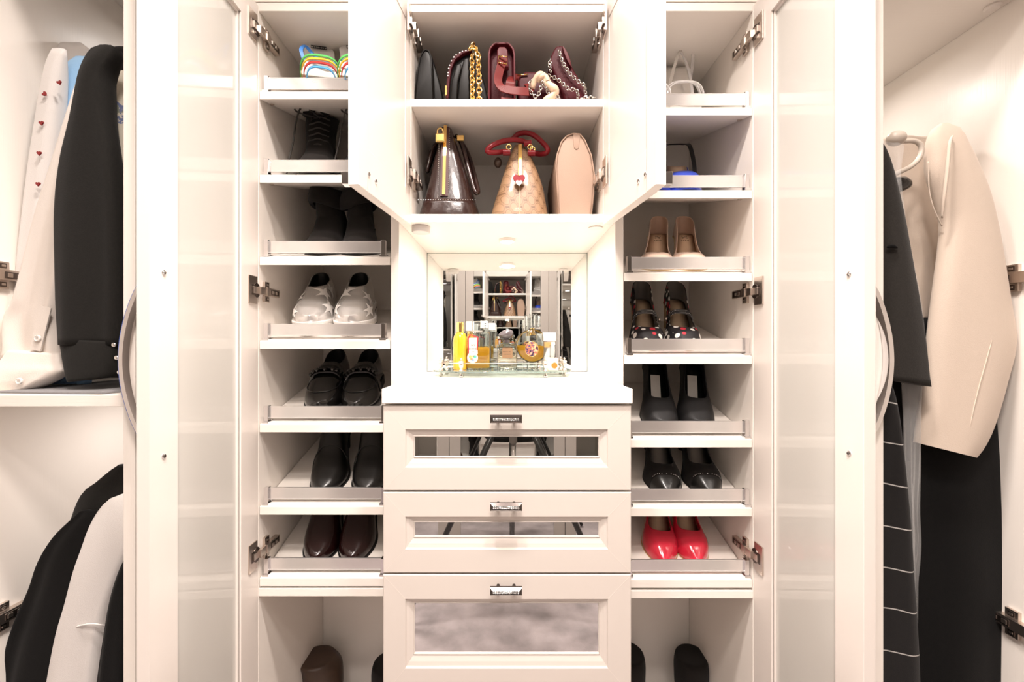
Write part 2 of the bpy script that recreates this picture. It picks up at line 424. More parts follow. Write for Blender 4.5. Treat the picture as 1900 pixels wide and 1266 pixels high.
    bm = B(); vs = [bm.verts.new(P(q, tt, z)) for tt in (0.0040, 0.0050) for q, z in ((g0 - 0.001, gz0), (g0 + 0.0009, gz0), (g0 + 0.0009, gz1), (g0 - 0.001, gz1))]
    for f in ((0,1,2,3),(7,6,5,4),(0,4,5,1),(1,5,6,2),(2,6,7,3),(3,7,4,0)): bm.faces.new([vs[k] for k in f])
    sub_obj('gap_line', bm, M['nickel_d'], dr)  # dark strip standing in for the gap at the frame recess
    for hy in ((72, 542, 1016) if side == 'L' else (80, 544, 1018)):
        hinge(dr, s, xi, 0.0, Z(hy, 0.975))
    # screws that hold the bow handle
    for sy in ((506, 847) if side == 'L' else (508, 843)):
        d = DF - 0.281
        q = P(Wd - 0.028, 0.0, Z(sy, d))
        screw(dr, Matrix.Translation(q) @ Matrix.Rotation(s * PI / 2, 4, 'Y'))
    # bow handle on the outer face
    sH = Wd - 0.014; zc_ = Z(667, 0.67); hh = 0.118
    arc, arc2, arc3 = [], [], []
    for k in range(25):
        f = k / 24; z = zc_ + hh * (1 - 2 * f); bow = math.sin(PI * f) ** 0.8
        arc.append(P(sH, TH + 0.001 + 0.030 * bow, z)); arc2.append(P(sH, TH + 0.0045 + 0.030 * bow, z))
    bm = B(); tube(bm, arc, 0, flat=(0.0062, 0.003), up=(n[0], n[1], 0.0)); hd = sub_obj('handle', bm, M['chrome'], dr, smooth=True, autosm=30)
    bm = B(); tube(bm, arc2, 0, flat=(0.0058, 0.0007), up=(n[0], n[1], 0.0)); sub_obj('handle_film' if side == 'L' else 'handle_edge', bm, M['bluefilm'] if side == 'L' else M['chrome'], dr)
    return t
shoe_cabinet('L'); shoe_cabinet('R')

# ------------------------------------------------------------------ centre: hutch with bag shelves, mirror niche
XN = X(1141.5)                 # half width of the niche (0.2457)
ZN = Z(412.5)                  # niche ceiling
ZCT = ZC - 0.0937              # counter top
XU = 0.218                     # half width inside the bag cabinet
hu = thing('hutch_cabinet', 'white middle cabinet with two open doors, bag shelves and a lit mirror niche', 'cabinet', (0, 0.16, ZCT))
for s in (-1, 1):
    a, b = sorted((s * XN, s * (XN + TH)))
    boxobj('side_panel', hu, M['white_v'], a, b, 0, YB, 0.0, 2.02)
    a, b = sorted((s * XU, s * (XN - 0.0003)))
    boxobj('inner_side_panel', hu, M['white_v'], a, b, 0.0, YB - 0.012, ZN + 0.0187, 2.02)
boxobj('bottom_panel', hu, M['white_h'], -XN + 0.0003, XN - 0.0003, 0.0, YB, ZN, ZN + 0.0184)
boxobj('shelf', hu, M['white_h'], -XU + 0.0003, XU - 0.0003, 0.001, YB - 0.012, Z(197.5), Z(183))
boxobj('top_panel', hu, M['white_h'], -XU + 0.0003, XU - 0.0003, 0.0, YB - 0.012, Z(22), Z(8.4))
boxobj('crown_fascia', hu, M['white_h'], -XN, XN, -0.002, 0.018, Z(8.2), Z(-60))
boxobj('back_panel', hu, M['white_v'], -XN, XN, YB - 0.0118, YB, ZN + 0.0187, 2.02)
boxobj('niche_back_panel', hu, M['white_v'], -XN, XN, YB + 0.004, YB + 0.012, 0.9, ZN)
boxobj('mirror', hu, M['mirror'], -XN + 0.0018, XN - 0.0018, YB - 0.002, YB + 0.003, ZCT + 0.002, ZN - 0.0022, bevel=0)
bm = B()
for (x0, x1, z0, z1) in ((-XN, -XN + 0.0017, ZCT, ZN), (XN - 0.0017, XN, ZCT, ZN), (-XN + 0.0018, XN - 0.0018, ZN - 0.002, ZN)):
    bx(bm, x0, x1, YB - 0.0025, YB + 0.003, z0, z1)
obj('mirror_edge', bm, M['mirror_edge'], hu)
for s in (-1, 1):
    ang = math.radians(7.4); Wd = 0.248
    O = (s * (XU + 0.0008), -0.001); u = (s * math.sin(ang), -math.cos(ang)); n = (s * math.cos(ang), math.sin(ang))
    zb_, zt_ = Z(417.5), 2.012
    bm, P, member = door_frame(O, u, n, Wd, zb_, zt_, 0.032, 0.034, 0.05, 0.075)
    dr = obj('door', bm, M['white_p'], hu, bevel=0.0008)
    bm = B(); vs = [bm.verts.new(P(q, tt, z)) for tt in (0.0012, 0.016) for q, z in ((0.0325, zb_ + 0.0755), (Wd - 0.0345, zb_ + 0.0755), (Wd - 0.0345, zt_ - 0.0505), (0.0325, zt_ - 0.0505))]
    for f in ((0,1,2,3),(7,6,5,4),(0,4,5,1),(1,5,6,2),(2,6,7,3),(3,7,4,0)): bm.faces.new([vs[k] for k in f])
    sub_obj('door_panel', bm, M['white_p'], dr, bevel=0.001)
    for hy in (60, 331): hinge(dr, -s, s * XU, 0.0, Z(hy, 0.965))
    for q, z in ((Wd - 0.038, zb_ + 0.032), (Wd - 0.066, zb_ + 0.030)):
        d = P(q, 0.0, z); screw(dr, Matrix.Translation(d) @ Matrix.Rotation(-s * (PI / 2), 4, 'Y'))
    bm = B()                                                             # pull on the outer face
    e = P(Wd - 0.014, TH + 0.0085, zb_ + 0.016)
    bx(bm, e[0] - 0.0085, e[0] + 0.0085, e[1] - 0.006, e[1] + 0.010, e[2] - 0.011, e[2] + 0.011)
    sub_obj('door_pull', bm, M['chrome'], dr, bevel=0.0015)
# sensor puck, empty mounting ring and lamp under the cabinet
bm = B(); c = (X(780, 0.985), 0.035, 0); lathe(bm, [(0.001, ZN - 0.001), (0.0205, ZN - 0.001), (0.0212, ZN - 0.004), (0.0212, ZN - 0.013), (0.0195, ZN - 0.0155), (0.001, ZN - 0.016)], c, 32)
tag(obj('motion_sensor', bm, mat('sensor_white_plastic', (0.62, 0.58, 0.55), 0.4), None, smooth=True, autosm=35), 'small round white sensor puck under the cabinet at the niche top left', 'sensor')
bm = B(); lathe(bm, [(0.001, ZN - 0.0008), (0.017, ZN - 0.0008), (0.017, ZN - 0.0025), (0.013, ZN - 0.0025), (0.001, ZN - 0.0018)], (X(1105, 1.0), 0.045, 0), 24)
tag(obj('cable_grommet', bm, M['white_p'], None, smooth=True, autosm=35), 'small flat white cover at the niche ceiling right', 'cover')
def puck(label, x, y, z, r=0.03):
    t = thing('puck_light', label, 'lamp', (x, y, z))
    bm = B(); lathe(bm, [(0.001, z - 0.0004), (r, z - 0.0004), (r, z - 0.007), (r * 0.85, z - 0.008), (r * 0.8, z - 0.005), (0.001, z - 0.005)], (x, y, 0), 28); obj('rim', bm, M['white_p'], t, smooth=True, autosm=35)
    bm = B(); lathe(bm, [(0.001, z - 0.0052), (r * 0.78, z - 0.0052), (r * 0.78, z - 0.007), (0.001, z - 0.0072)], (x, y, 0), 28); obj('diffuser', bm, M['lamp'], t)
puck('round lit lamp in the niche ceiling above the perfume bottles', 0, 0.16, ZN, 0.022)

# ------------------------------------------------------------------ countertop and drawers
YCF = 0.821 - DF
boxx = B(); bx(boxx, -XN + 0.0004, XN - 0.0004, YCF, YB - 0.0035, ZCT - 0.0286, ZCT)
tag(obj('countertop', boxx, M['white_h'], None, bevel=0.0012), 'white countertop over the drawers, holding the perfume tray', 'countertop')
dc = thing('drawer_chest', 'cream drawer chest with mirrored drawer fronts below the niche', 'drawers', (0, 0.1, 0))
dd = 0.826; YD = dd - DF
XD = 0.2437
boxobj('body', dc, M['white_v'], -XN + 0.0008, XN - 0.0008, YD + 0.0195, YB, 0.0, ZCT - 0.0292)
MITRE = mat('mitre_line', (0.75, 0.68, 0.62), 0.3)
def drawer(y0, y1, o0, o1, m0, m1, hy, last=False):
    """pixel rows: front y0..y1, moulding o0..o1, mirror m0..m1, handle hy"""
    z1, z0 = Z(y0, dd), Z(y1, dd)
    ox0, ox1 = X(752, dd), X(1128, dd); mx0, mx1 = X(768, dd), X(1112, dd)
    OZ1, OZ0, MZ1, MZ0 = Z(o0, dd), Z(o1, dd), Z(m0, dd), Z(m1, dd)
    bm = B(); yf, yr = YD, YD + 0.019; yi = YD + 0.007
    ro = [(-XD, z0), (XD, z0), (XD, z1), (-XD, z1)]
    def inset(k): return [(-XD + k, z0 + k), (XD - k, z0 + k), (XD - k, z1 - k), (-XD + k, z1 - k)]
    ri = [(ox0, OZ0), (ox1, OZ0), (ox1, OZ1), (ox0, OZ1)]
    rm = [(mx0, MZ0), (mx1, MZ0), (mx1, MZ1), (mx0, MZ1)]
    def R(poly, y): return [(x, y, z) for x, z in poly]
    def lerp(p, q, f): return [(a[0] + (b[0] - a[0]) * f, a[1] + (b[1] - a[1]) * f) for a, b in zip(p, q)]
    rings = [R(inset(0.02), yr), R(ro, yr), R(ro, yf + 0.0012), R(inset(0.0012), yf), R(ri, yf), R(lerp(ri, rm, 0.10), yf + 0.0035),
             R(lerp(ri, rm, 0.42), yf + 0.0046), R(lerp(ri, rm, 0.85), yf + 0.0075), R(lerp(ri, rm, 0.93), yf + 0.006), R(rm, yf + 0.0066), R(rm, yf + 0.013)]
    loft(bm, rings, cap=(False, False))
    dr = obj('drawer', bm, M['cream_p'], dc, bevel=0)
    # fine mitre lines at the corners of the frame
    bm = B()
    for k in range(4):
        a = inset(0.004)[k]; b = ri[k]; dx, dz = b[0] - a[0], b[1] - a[1]; L = math.hypot(dx, dz); nx, nz = -dz / L * 0.00025, dx / L * 0.00025
        prism(bm, [(a[0] + nx, a[1] + nz), (a[0] - nx, a[1] - nz), (b[0] - nx, b[1] - nz), (b[0] + nx, b[1] + nz)], yf - 0.0002, yf + 0.0006)
    sub_obj('mitre_joint', bm, MITRE, dr)
    bm = B(); bx(bm, mx0 - 0.002, mx1 + 0.002, yf + 0.0085, yf + 0.012, MZ0 - 0.002, MZ1 + 0.002); sub_obj('mirror_panel', bm, M['mirror'], dr)
    # handle: bar with bevelled frame on two posts, crystal strip in it
    hz = Z(hy, dd - 0.025); hw, hh = 0.0305, 0.0078; xh = X(939, dd - 0.025)
    bm = B(); ya, yb = YD - 0.024, YD - 0.014
    def RR(w_, h_, y): return [(xh - w_, y, hz - h_), (xh + w_, y, hz - h_), (xh + w_, y, hz + h_), (xh - w_, y, hz + h_)]
    loft(bm, [RR(hw - 0.001, hh - 0.001, yb), RR(hw, hh, yb - 0.001), RR(hw, hh, ya + 0.0045), RR(hw - 0.0042, hh - 0.0042, ya), RR(hw - 0.0048, hh - 0.0048, ya + 0.0012)])
    for px in (-0.0155, 0.0155):
        lathe(bm, [(0.0036, -YD), (0.0032, -YD + 0.004), (0.003, -YD + 0.0145)], (xh + px, 0, hz), 12, axis='y')
    sub_obj('handle', bm, M['black_chrome'], dr)
    bm = B()
    for k in range(15):
        for j in (-1, 1):
            x = xh - 0.0238 + 0.0034 * k; z = hz + j * 0.0014
            v = [bm.verts.new(p) for p in ((x - 0.0015, ya + 0.0012, z - 0.0012), (x + 0.0015, ya + 0.0012, z - 0.0012), (x + 0.0015, ya + 0.0012, z + 0.0012), (x - 0.0015, ya + 0.0012, z + 0.0012), (x + random.uniform(-.0006, .0006), ya - 0.0004, z + random.uniform(-.0005, .0005)))]
            for a in range(4): bm.faces.new((v[a], v[(a + 1) % 4], v[4]))
    sub_obj('crystal_strip', bm, M['crystal'], dr)
drawer(753, 910.5, 797, 868, 812, 849, 779)
drawer(914, 1063.5, 959, 1020, 972, 998, 943.5)
drawer(1067, 1290, 1112, 1241, 1123.5, 1217, 1101)
drawer(1294, 1520, 1340, 1470, 1352, 1455, 1328)
# ------------------------------------------------------------------ side closets
YC = 0.674 - DF                # closet fronts stand further into the room
XW = 0.90
def closet(side):
    s = -1 if side == 'L' else 1
    t = thing('hanging_closet', 'open white hanging closet at the left with blouses above and coats below a shelf' if s < 0
              else 'open white hanging closet at the right with a cream and black dress', 'closet', (s * 0.75, 0, 0))
    def bb(n, m, xa, xb, *r):
        a, b = sorted((s * xa, s * xb)); return boxobj(n, t, m, a, b, *r)
    xd0, xd1 = (0.597, 0.6155) if s < 0 else (0.5905, 0.6035)
    ztop = 2.03 if s < 0 else 1.857
    bb('side_panel', M['white_v'], xd0, xd1, YC, YB, 0.0, 2.3)
    bb('side_panel', M['white_v'], XW, XW + TH, YC, YB, 0.0, 2.3)
    bb('back_panel', M['white_v'], xd1, XW, YB - 0.002, YB + 0.012, 0.0, 2.3)
    bb('top_panel', M['white_h'], xd1 + 0.0003, XW - 0.0003, YC + 0.004, YB - 0.003, ztop, ztop + TH)
    bb('bottom_panel', M['white_h'], xd1 + 0.0003, XW - 0.0003, YC + 0.004, YB - 0.003, 0.08, 0.099)
    if s < 0:
        bb('shelf', M['white_h'], xd1 + 0.0003, XW - 0.0003, YC + 0.004, YB - 0.003, ZC - 0.0873 - TH, ZC - 0.0873)
    rods = [(1.93, 0.17), (1.10, 0.17)] if s < 0 else [(1.745, 0.17)]
    for z, y in rods:
        bm = B(); lathe(bm, [(0.0125, s * xd1), (0.0125, s * XW)] if s > 0 else [(0.0125, -XW), (0.0125, -xd1)], (0, y, z), 16, axis='x')
        obj('closet_rod', bm, M['chrome'], t, smooth=True, autosm=40)
    # mounting plates of the closet's own door hinges
    for py in ((512, 1139) if s < 0 else (518, 1150)):
        bm = B(); z = Z(py, 0.755); y0 = 0.735 - DF
        def b(x0, x1, ya, yb, za, zb, mi=0):
            a, c = sorted((s * (XW - x0), s * (XW - x1))); bx(bm, a, c, y0 + ya, y0 + yb, z + za, z + zb, mi)
        b(0.0, 0.0065, 0.0, 0.020, -0.024, 0.024); b(0.0, 0.0125, -0.03, 0.044, -0.0095, 0.0095)
        b(0.0122, 0.0135, 0.008, 0.036, -0.006, 0.006, 1); b(0.0125, 0.0146, 0.011, 0.019, -0.004, 0.004); b(0.0125, 0.0142, 0.026, 0.033, -0.0035, 0.0035)
        b(0.006, 0.0078, 0.005, 0.015, 0.012, 0.021, 1); b(0.007, 0.0086, 0.007, 0.013, 0.0145, 0.0185); b(0.006, 0.0078, 0.005, 0.015, -0.021, -0.012, 1); b(0.007, 0.0086, 0.007, 0.013, -0.0185, -0.0145)
        obj('hinge_plate', bm, [M['nickel'], M['nickel_d']], t, bevel=0.0008)
    if s > 0:
        bm = B(); q = at(1845, 10, 0); d = (ztop - ZC) * FPX / (VY - 11)
        p = at(1842, 11, d); lathe(bm, [(0.001, ztop), (0.011, ztop), (0.012, ztop - 0.003), (0.009, ztop - 0.006), (0.001, ztop - 0.0065)], (p.x, p.y, 0), 20)
        obj('shelf_connector', bm, M['white_p'], t, smooth=True, autosm=35)
    return t
closet('L'); closet('R')

# ------------------------------------------------------------------ garments: lofts of flattened rings, rows given where they hang
def resample(rows, n, dflt_d, dflt_t):
    R = []
    for r in rows:
        if len(r) == 3: y, a, b = r; q = (a, y, b, y, dflt_d, dflt_t)
        elif len(r) == 4: q = tuple(r) + (dflt_d, dflt_t)
        elif len(r) == 5: y, a, b, d, th = r; q = (a, y, b, y, d, th)
        else: q = tuple(r)
        R.append(q)
    ks = [0.0]
    for a, b in zip(R, R[1:]): ks.append(ks[-1] + max(2.0, abs((b[1] + b[3] - a[1] - a[3]) / 2) + 0.3 * abs(b[0] - a[0]) * 0.5 + 0.3 * abs(b[2] - a[2]) * 0.5))
    pts = list(zip(ks, R))
    out = [hermite(pts, ks[-1] * i / (n - 1)) for i in range(n)]
    return out
def drape(bm, rows, d=0.75, th=0.03, n=44, ring=44, fold=0.0, fk=5, seed=0, exp=0.75, round_top=True, mi=0, grow=1.0):
    rnd = random.Random(seed); ph = [rnd.uniform(0, 6.28) for _ in range(4)]; dr = [rnd.uniform(-1.5, 1.5) for _ in range(4)]
    RR = resample(rows, n, d, th); rings = []
    for i, (xl, yl, xr, yr, dd_, tt) in enumerate(RR):
        f = i / (n - 1)
        L, Rr = at(xl, yl, dd_), at(xr, yr, dd_); c = (L + Rr) / 2; h = (Rr - L) / 2
        tt = tt * (1 - 0.75 * math.exp(-f * 16)) if round_top else tt
        g = min(1.0, 0.25 + f * grow)
        pts = []
        for k in range(ring):
            a = 2 * PI * k / ring; ca, sa = math.cos(a), math.sin(a)
            ex = math.copysign(abs(ca) ** exp, ca); ey = math.copysign(abs(sa) ** exp, sa)
            q = 0.0
            if fold:
                q = fold * g * (math.sin(fk * ca * 1.5 + ph[0] + dr[0] * f) * 0.6 + math.sin(fk * ca * 2.9 + ph[1] + dr[1] * f * 2) * 0.4) * min(1, abs(sa) * 1.6)
            pts.append(c + h * ex + Vector((0, tt * ey + q, 0)))
        rings.append(pts)
    loft(bm, rings, mi=mi)
    return RR
def front_of(RR, px, py):
    """depth of the front surface of a draped piece at a picture row"""
    best = min(RR, key=lambda r: abs((r[1] + r[3]) / 2 - py))
    f = (px - (best[0] + best[2]) / 2) / max(1, (best[2] - best[0]) / 2); f = max(-0.98, min(0.98, f))
    return best[4] - best[5] * (1 - f * f) ** 0.5
def cloth(name, col, rough=0.85, sheen=0.15, b=((700, 700, 700), 0.35), vary=0.0, vs=60): return mat(name, col, rough, sheen=sheen, spec=0.2 if sum(col) < 0.2 else 0.4, bump=b, vary=vary, vscale=vs)
M['c_white'] = cloth('white_cotton', (0.68, 0.645, 0.62))
M['c_cream'] = cloth('cream_satin', (0.70, 0.635, 0.58), 0.55)
M['c_blue'] = cloth('light_blue_cotton', (0.33, 0.56, 0.82))
M['c_black'] = cloth('black_wool', (0.0115, 0.0105, 0.0092), 0.95, 0.06, vary=0.3, vs=300)
M['c_black2'] = cloth('black_velvet', (0.004, 0.0037, 0.0037), 0.95, 0.02)
M['c_grey'] = cloth('charcoal_suiting', (0.021, 0.0185, 0.016), 0.9, 0.08, vary=0.35, vs=400)
M['c_ivory'] = cloth('ivory_crepe', (0.60, 0.50, 0.415), 0.75)
M['c_red'] = cloth('dark_red_print', (0.25, 0.012, 0.012))
M['button'] = mat('pearl_button', (0.78, 0.74, 0.70), 0.25, coat=0.5)
M['rhine'] = mat('rhinestone', (0.9, 0.88, 0.85), 0.05, metal=0.9)
# floral print: blue-grey sprays on cream
m = cloth('floral_satin', (0.80, 0.74, 0.62), 0.5); g = N(m)
x, y, z, v = g.xyz()
vo = g.nt.nodes.new('ShaderNodeTexVoronoi'); vo.inputs['Scale'].default_value = 22; g.nt.links.new(v, vo.inputs['Vector'])
nz = g.nt.nodes.new('ShaderNodeTexNoise'); nz.inputs['Scale'].default_value = 190; nz.inputs['Detail'].default_value = 2; g.nt.links.new(v, nz.inputs['Vector'])
f = g.m('MULTIPLY', g.m('LESS_THAN', vo.outputs['Distance'], 0.48), g.m('GREATER_THAN', nz.outputs['Fac'], 0.46))
nz3 = g.nt.nodes.new('ShaderNodeTexNoise'); nz3.inputs['Scale'].default_value = 60; g.nt.links.new(v, nz3.inputs['Vector'])
cc = g.mix(g.m('GREATER_THAN', nz3.outputs['Fac'], 0.52), (0.20, 0.24, 0.42), (0.30, 0.33, 0.27))
g.out(g.mix(f, (0.80, 0.74, 0.62), cc)); M['c_floral'] = m
# window check: black with thin white horizontal lines (and a few vertical ones)
m = cloth('black_window_check', (0.012, 0.011, 0.011), 0.9, 0.05); g = N(m)
x, y, z, v = g.xyz()
nzw = g.nt.nodes.new('ShaderNodeTexNoise'); nzw.inputs['Scale'].default_value = 9; g.nt.links.new(v, nzw.inputs['Vector'])
zz = g.m('ADD', z, g.m('MULTIPLY', x, 0.16))
fr = g.m('FRACT', g.m('DIVIDE', g.m('ADD', zz, g.m('MULTIPLY', g.m('SUBTRACT', nzw.outputs['Fac'], 0.5), 0.012)), 0.0695))
g.out(g.mix(g.m('LESS_THAN', fr, 0.028), (0.012, 0.011, 0.011), (0.45, 0.43, 0.41))); M['c_check'] = m

def garment(name, label, cat, base, group=None): return thing(name, label, cat, base, group)
def heart_poly(c, r, d, tilt=0.0):
    pts = []
    for k in range(20):
        a = 2 * PI * k / 20
        hx = 16 * math.sin(a) ** 3 / 17; hy = (13 * math.cos(a) - 5 * math.cos(2*a) - 2 * math.cos(3*a) - math.cos(4*a)) / 17
        pts.append((hx * math.cos(tilt) - hy * math.sin(tilt), hx * math.sin(tilt) + hy * math.cos(tilt)))
    return [at(c[0] + p[0] * r, c[1] - p[1] * r, d) for p in pts]
def plate(bm, pts, dy, th=0.0008, mi=0):
    loft(bm, [[p + Vector((0, dy - th, 0)) for p in pts], [p + Vector((0, dy, 0)) for p in pts]], mi=mi)
def button_at(bm, px, py, d, r=0.0055, mi=0):
    c = at(px, py, d); lathe(bm, [(0.0005, 0.0022), (r * 0.72, 0.0022), (r * 0.8, 0.003), (r, 0.0024), (r, 0.0), (0.0005, 0.0)], (c.x, c.y, c.z), 20, axis='y', mi=mi)
    for k in range(4):
        a = PI / 4 + k * PI / 2; q = (c.x + 0.0014 * math.cos(a), c.y - 0.0023, c.z + 0.0014 * math.sin(a))
        bx(bm, q[0] - .0004, q[0] + .0004, q[1] - .0002, q[1] + .0003, q[2] - .0004, q[2] + .0004, 1)

# --- left closet, upper rail
t = garment('shirt', 'white blouse printed with tiny red hearts, leftmost on the upper left rail', 'shirt', (-0.8, 0.0, 1.2))
bm = B(); RH = drape(bm, [(92, 98, 122), (112, 93, 121), (160, 85, 118), (230, 75, 112), (300, 64, 105), (400, 52, 90), (500, 41, 80), (600, 33, 75), (705, 30, 75)], d=0.782, th=0.018, fold=0.0015, fk=2.2, seed=3)
ov = obj('sleeve', bm, M['c_white'], t, smooth=True)
bm = B(); drape(bm, [(80, 112, 152), (86, 104, 163), (98, 100, 168), (110, 102, 172), (150, 100, 200), (300, 96, 215), (680, 90, 200)], d=0.845, th=0.012, fold=0.002, fk=2, seed=4)
obj('body', bm, M['c_white'], t, smooth=True)
bm = B()
for px, py, tl in ((111, 154, 0.3), (84, 175, 0.9), (78, 229, 0.1), (74, 285, 0.0), (72, 342, 0.0), (72, 399, 0.0)):
    d = min(front_of(RH, px, py), front_of(RH, px + 7, py)) - 0.0045; plate(bm, heart_poly((px, py), 4.6, d, tl), 0.0, 0.0022)
sub_obj('heart_print', bm, M['c_red'], ov, smooth=False)['kind'] = 'stuff'

t = garment('shirt', 'light blue shirt hanging behind the black shirt sleeve', 'shirt', (-0.76, 0.0, 1.2))
bm = B(); drape(bm, [(106, 142, 166), (111, 132, 172), (125, 127, 178), (160, 122, 180), (230, 115, 180), (300, 108, 180), (420, 98, 180), (560, 92, 176), (690, 92, 170), (712, 95, 166)], d=0.812, th=0.016, fold=0.004, fk=3, seed=8)
obj('sleeve', bm, M['c_blue'], t, smooth=True)
bm = B(); drape(bm, [(99, 150, 178), (104, 140, 200), (112, 138, 215), (200, 138, 225), (690, 130, 225)], d=0.875, th=0.012, fold=0.002, fk=3, seed=9)
obj('body', bm, M['c_blue'], t, smooth=True)

t = garment('blouse', 'cream satin blouse with a long buttoned cuff resting on the left closet shelf', 'blouse', (-0.77, -0.2, 1.17))
bm = B(); RCU = drape(bm, [(140, 157, 176), (150, 152, 178), (200, 141, 178), (300, 111, 172), (407, 76, 160), (487, 57, 140), (563, 36, 126), (592, 20, 122), (625, 18, 124), (650, 20, 126), (668, 10, 127)], d=0.765, th=0.022, fold=0.009, fk=3.2, seed=12, grow=0.8)
sl = obj('sleeve', bm, M['c_cream'], t, smooth=True, sub=1)
bm = B(); RC2 = drape(bm, [(24, 648, 122, 655, 0.752, 0.019), (9, 670, 129, 676, 0.748, 0.021), (-6, 690, 129, 685, 0.744, 0.022), (-15, 708, 112, 700, 0.742, 0.022), (-16, 722, 84, 715, 0.741, 0.020), (-8, 730, 54, 728, 0.740, 0.016)], th=0.02, n=24, fold=0.004, fk=2.6, seed=2, round_top=False, exp=0.7)
cu = obj('cuff', bm, M['c_cream'], t, smooth=True, sub=1)
bm = B()                                                       # button placket running down the sleeve
pl = [at(x, y, front_of(RCU, x, y) - 0.008) for x, y in ((86, 570), (76, 610), (66, 650))]
tube(bm, spline(pl, 12), 0, flat=(0.0085, 0.0012), up=(0.1, -1, 0)); sub_obj('placket', bm, M['c_cream'], sl)
bm = B(); button_at(bm, 71, 628, front_of(RCU, 71, 628) - 0.0095); button_at(bm, 37, 707, 0.7185)
obj('button', bm, [M['button'], M['nickel_d']], t, smooth=False)

t = garment('shirt', 'black shirt with a long sleeve and jewelled cuff on the upper left rail', 'shirt', (-0.70, -0.2, 1.2))
bm = B(); RB = drape(bm, [(87, 190, 212), (91, 181, 222), (100, 173, 226), (120, 167, 214), (150, 160, 202), (200, 151, 203), (232, 144, 207), (299, 126, 220), (365, 116, 229), (420, 113, 233), (520, 114, 236), (574, 115, 236), (622, 118, 234), (640, 119, 232)], d=0.735, th=0.026, fold=0.006, fk=2.2, seed=21)
slb = obj('sleeve', bm, M['c_black'], t, smooth=True)
bm = B(); RB2 = drape(bm, [(121, 628, 222, 634, .733, .024), (126, 645, 223, 650, .733, .026), (131, 670, 224, 670, .733, .027), (136, 695, 222, 690, .733, .027), (140, 708, 217, 699, .733, .026)], n=16, round_top=False, exp=0.65)
cb = obj('cuff', bm, M['c_black'], t, smooth=True)
bm = B(); drape(bm, [(88, 196, 250), (95, 186, 270), (115, 186, 272), (180, 190, 270), (400, 195, 262), (700, 200, 250)], d=0.815, th=0.012, seed=5, fold=0.002)
obj('body', bm, M['c_black'], t, smooth=True)
bm = B()
for px, py in ((211, 640), (216, 664), (221, 691)): sphere(bm, at(px, py, 0.707), 0.0038, (1, .6, 1))
sub_obj('jewel_button', bm, M['rhine'], cb, smooth=True)

t = garment('blouse', 'cream blouse with blue flower print peeking out behind the black sleeve', 'blouse', (-0.69, 0, 1.2))
bm = B(); drape(bm, [(132, 212, 240), (138, 203, 258), (160, 200, 262), (300, 200, 262), (600, 205, 258)], d=0.786, th=0.012, fold=0.004, fk=3, seed=31)
obj('body', bm, M['c_floral'], t, smooth=True)
t = garment('folded_cloth', 'flat grey felt cloth lying on the left closet shelf under the sleeves', 'cloth', (-0.72, -0.15, 1.163))
bm = B(); zt_ = ZC - 0.0873; loft(bm, [[(-0.85, -0.255, zt_ + .0002), (-0.66, -0.272, zt_ + .0002), (-0.625, -0.1, zt_ + .0002), (-0.84, 0.05, zt_ + .0002)], [(-0.85, -0.255, zt_ + .004), (-0.66, -0.272, zt_ + .005), (-0.625, -0.1, zt_ + .004), (-0.84, 0.05, zt_ + .004)]])
obj('cloth', bm, cloth('grey_felt', (0.20, 0.195, 0.20)), t, bevel=0.0015)

# --- left closet, lower rail
t = garment('coat', 'black wool coat with a broad shoulder on the lower left rail', 'coat', (-0.72, 0, 0.3))
bm = B(); drape(bm, [(862, 222, 270), (872, 208, 290), (890, 188, 300), (909, 163, 300), (930, 152, 290), (957, 143, 280), (1043, 114, 260), (1147, 88, 240), (1257, 60, 220), (1400, 40, 200)], d=0.80, th=0.03, fold=0.008, fk=3, seed=41)
obj('sleeve', bm, M['c_black'], t, smooth=True)
t = garment('coat', 'black coat furthest left on the lower left rail, half hidden by the next', 'coat', (-0.80, 0, 0.3))
bm = B(); drape(bm, [(948, 150, 200), (960, 138, 215), (995, 104, 215), (1043, 76, 210), (1085, 62, 205), (1147, 35, 200), (1188, 21, 190), (1257, 4, 180), (1400, -12, 160)], d=0.765, th=0.022, fold=0.008, fk=3, seed=42)
obj('sleeve', bm, M['c_black2'], t, smooth=True)
t = garment('coat', 'white coat with a seamed sleeve on the lower left rail', 'coat', (-0.69, -0.1, 0.3))
bm = B(); RW = drape(bm, [(917, 226, 270), (925, 206, 285), (940, 192, 285), (955, 183, 280), (980, 172, 270), (1009, 163, 255), (1050, 149, 238), (1116, 132, 214), (1164, 118, 202), (1257, 100, 188), (1400, 80, 170)], d=0.74, th=0.026, fold=0.003, fk=2.4, seed=43)
sw = obj('sleeve', bm, M['c_white'], t, smooth=True)
bm = B(); tube(bm, spline([at(x, y, front_of(RW, x, y) - 0.0006) for x, y in ((122, 1164), (134, 1166), (150, 1161), (170, 1158), (186, 1160), (197, 1162))], 24), 0.0014, 8)
sub_obj('seam', bm, M['c_white'], sw, smooth=True)
bm = B(); drape(bm, [(918, 226, 300), (926, 214, 300), (960, 205, 300), (1100, 196, 300), (1400, 190, 300)], d=0.82, th=0.04, fold=0.004)
obj('body', bm, cloth('coat_lining_cream', (0.66, 0.60, 0.54)), t, smooth=True)
t = garment('coat', 'black garment rightmost on the lower left rail in front of the white coat', 'coat', (-0.65, -0.1, 0.3))
bm = B(); drape(bm, [(1040, 230, 270), (1054, 225, 275), (1116, 208, 275), (1178, 197, 275), (1266, 184, 275), (1400, 170, 270)], d=0.712, th=0.02, fold=0.006, fk=3, seed=46)
obj('sleeve', bm, M['c_black2'], t, smooth=True)

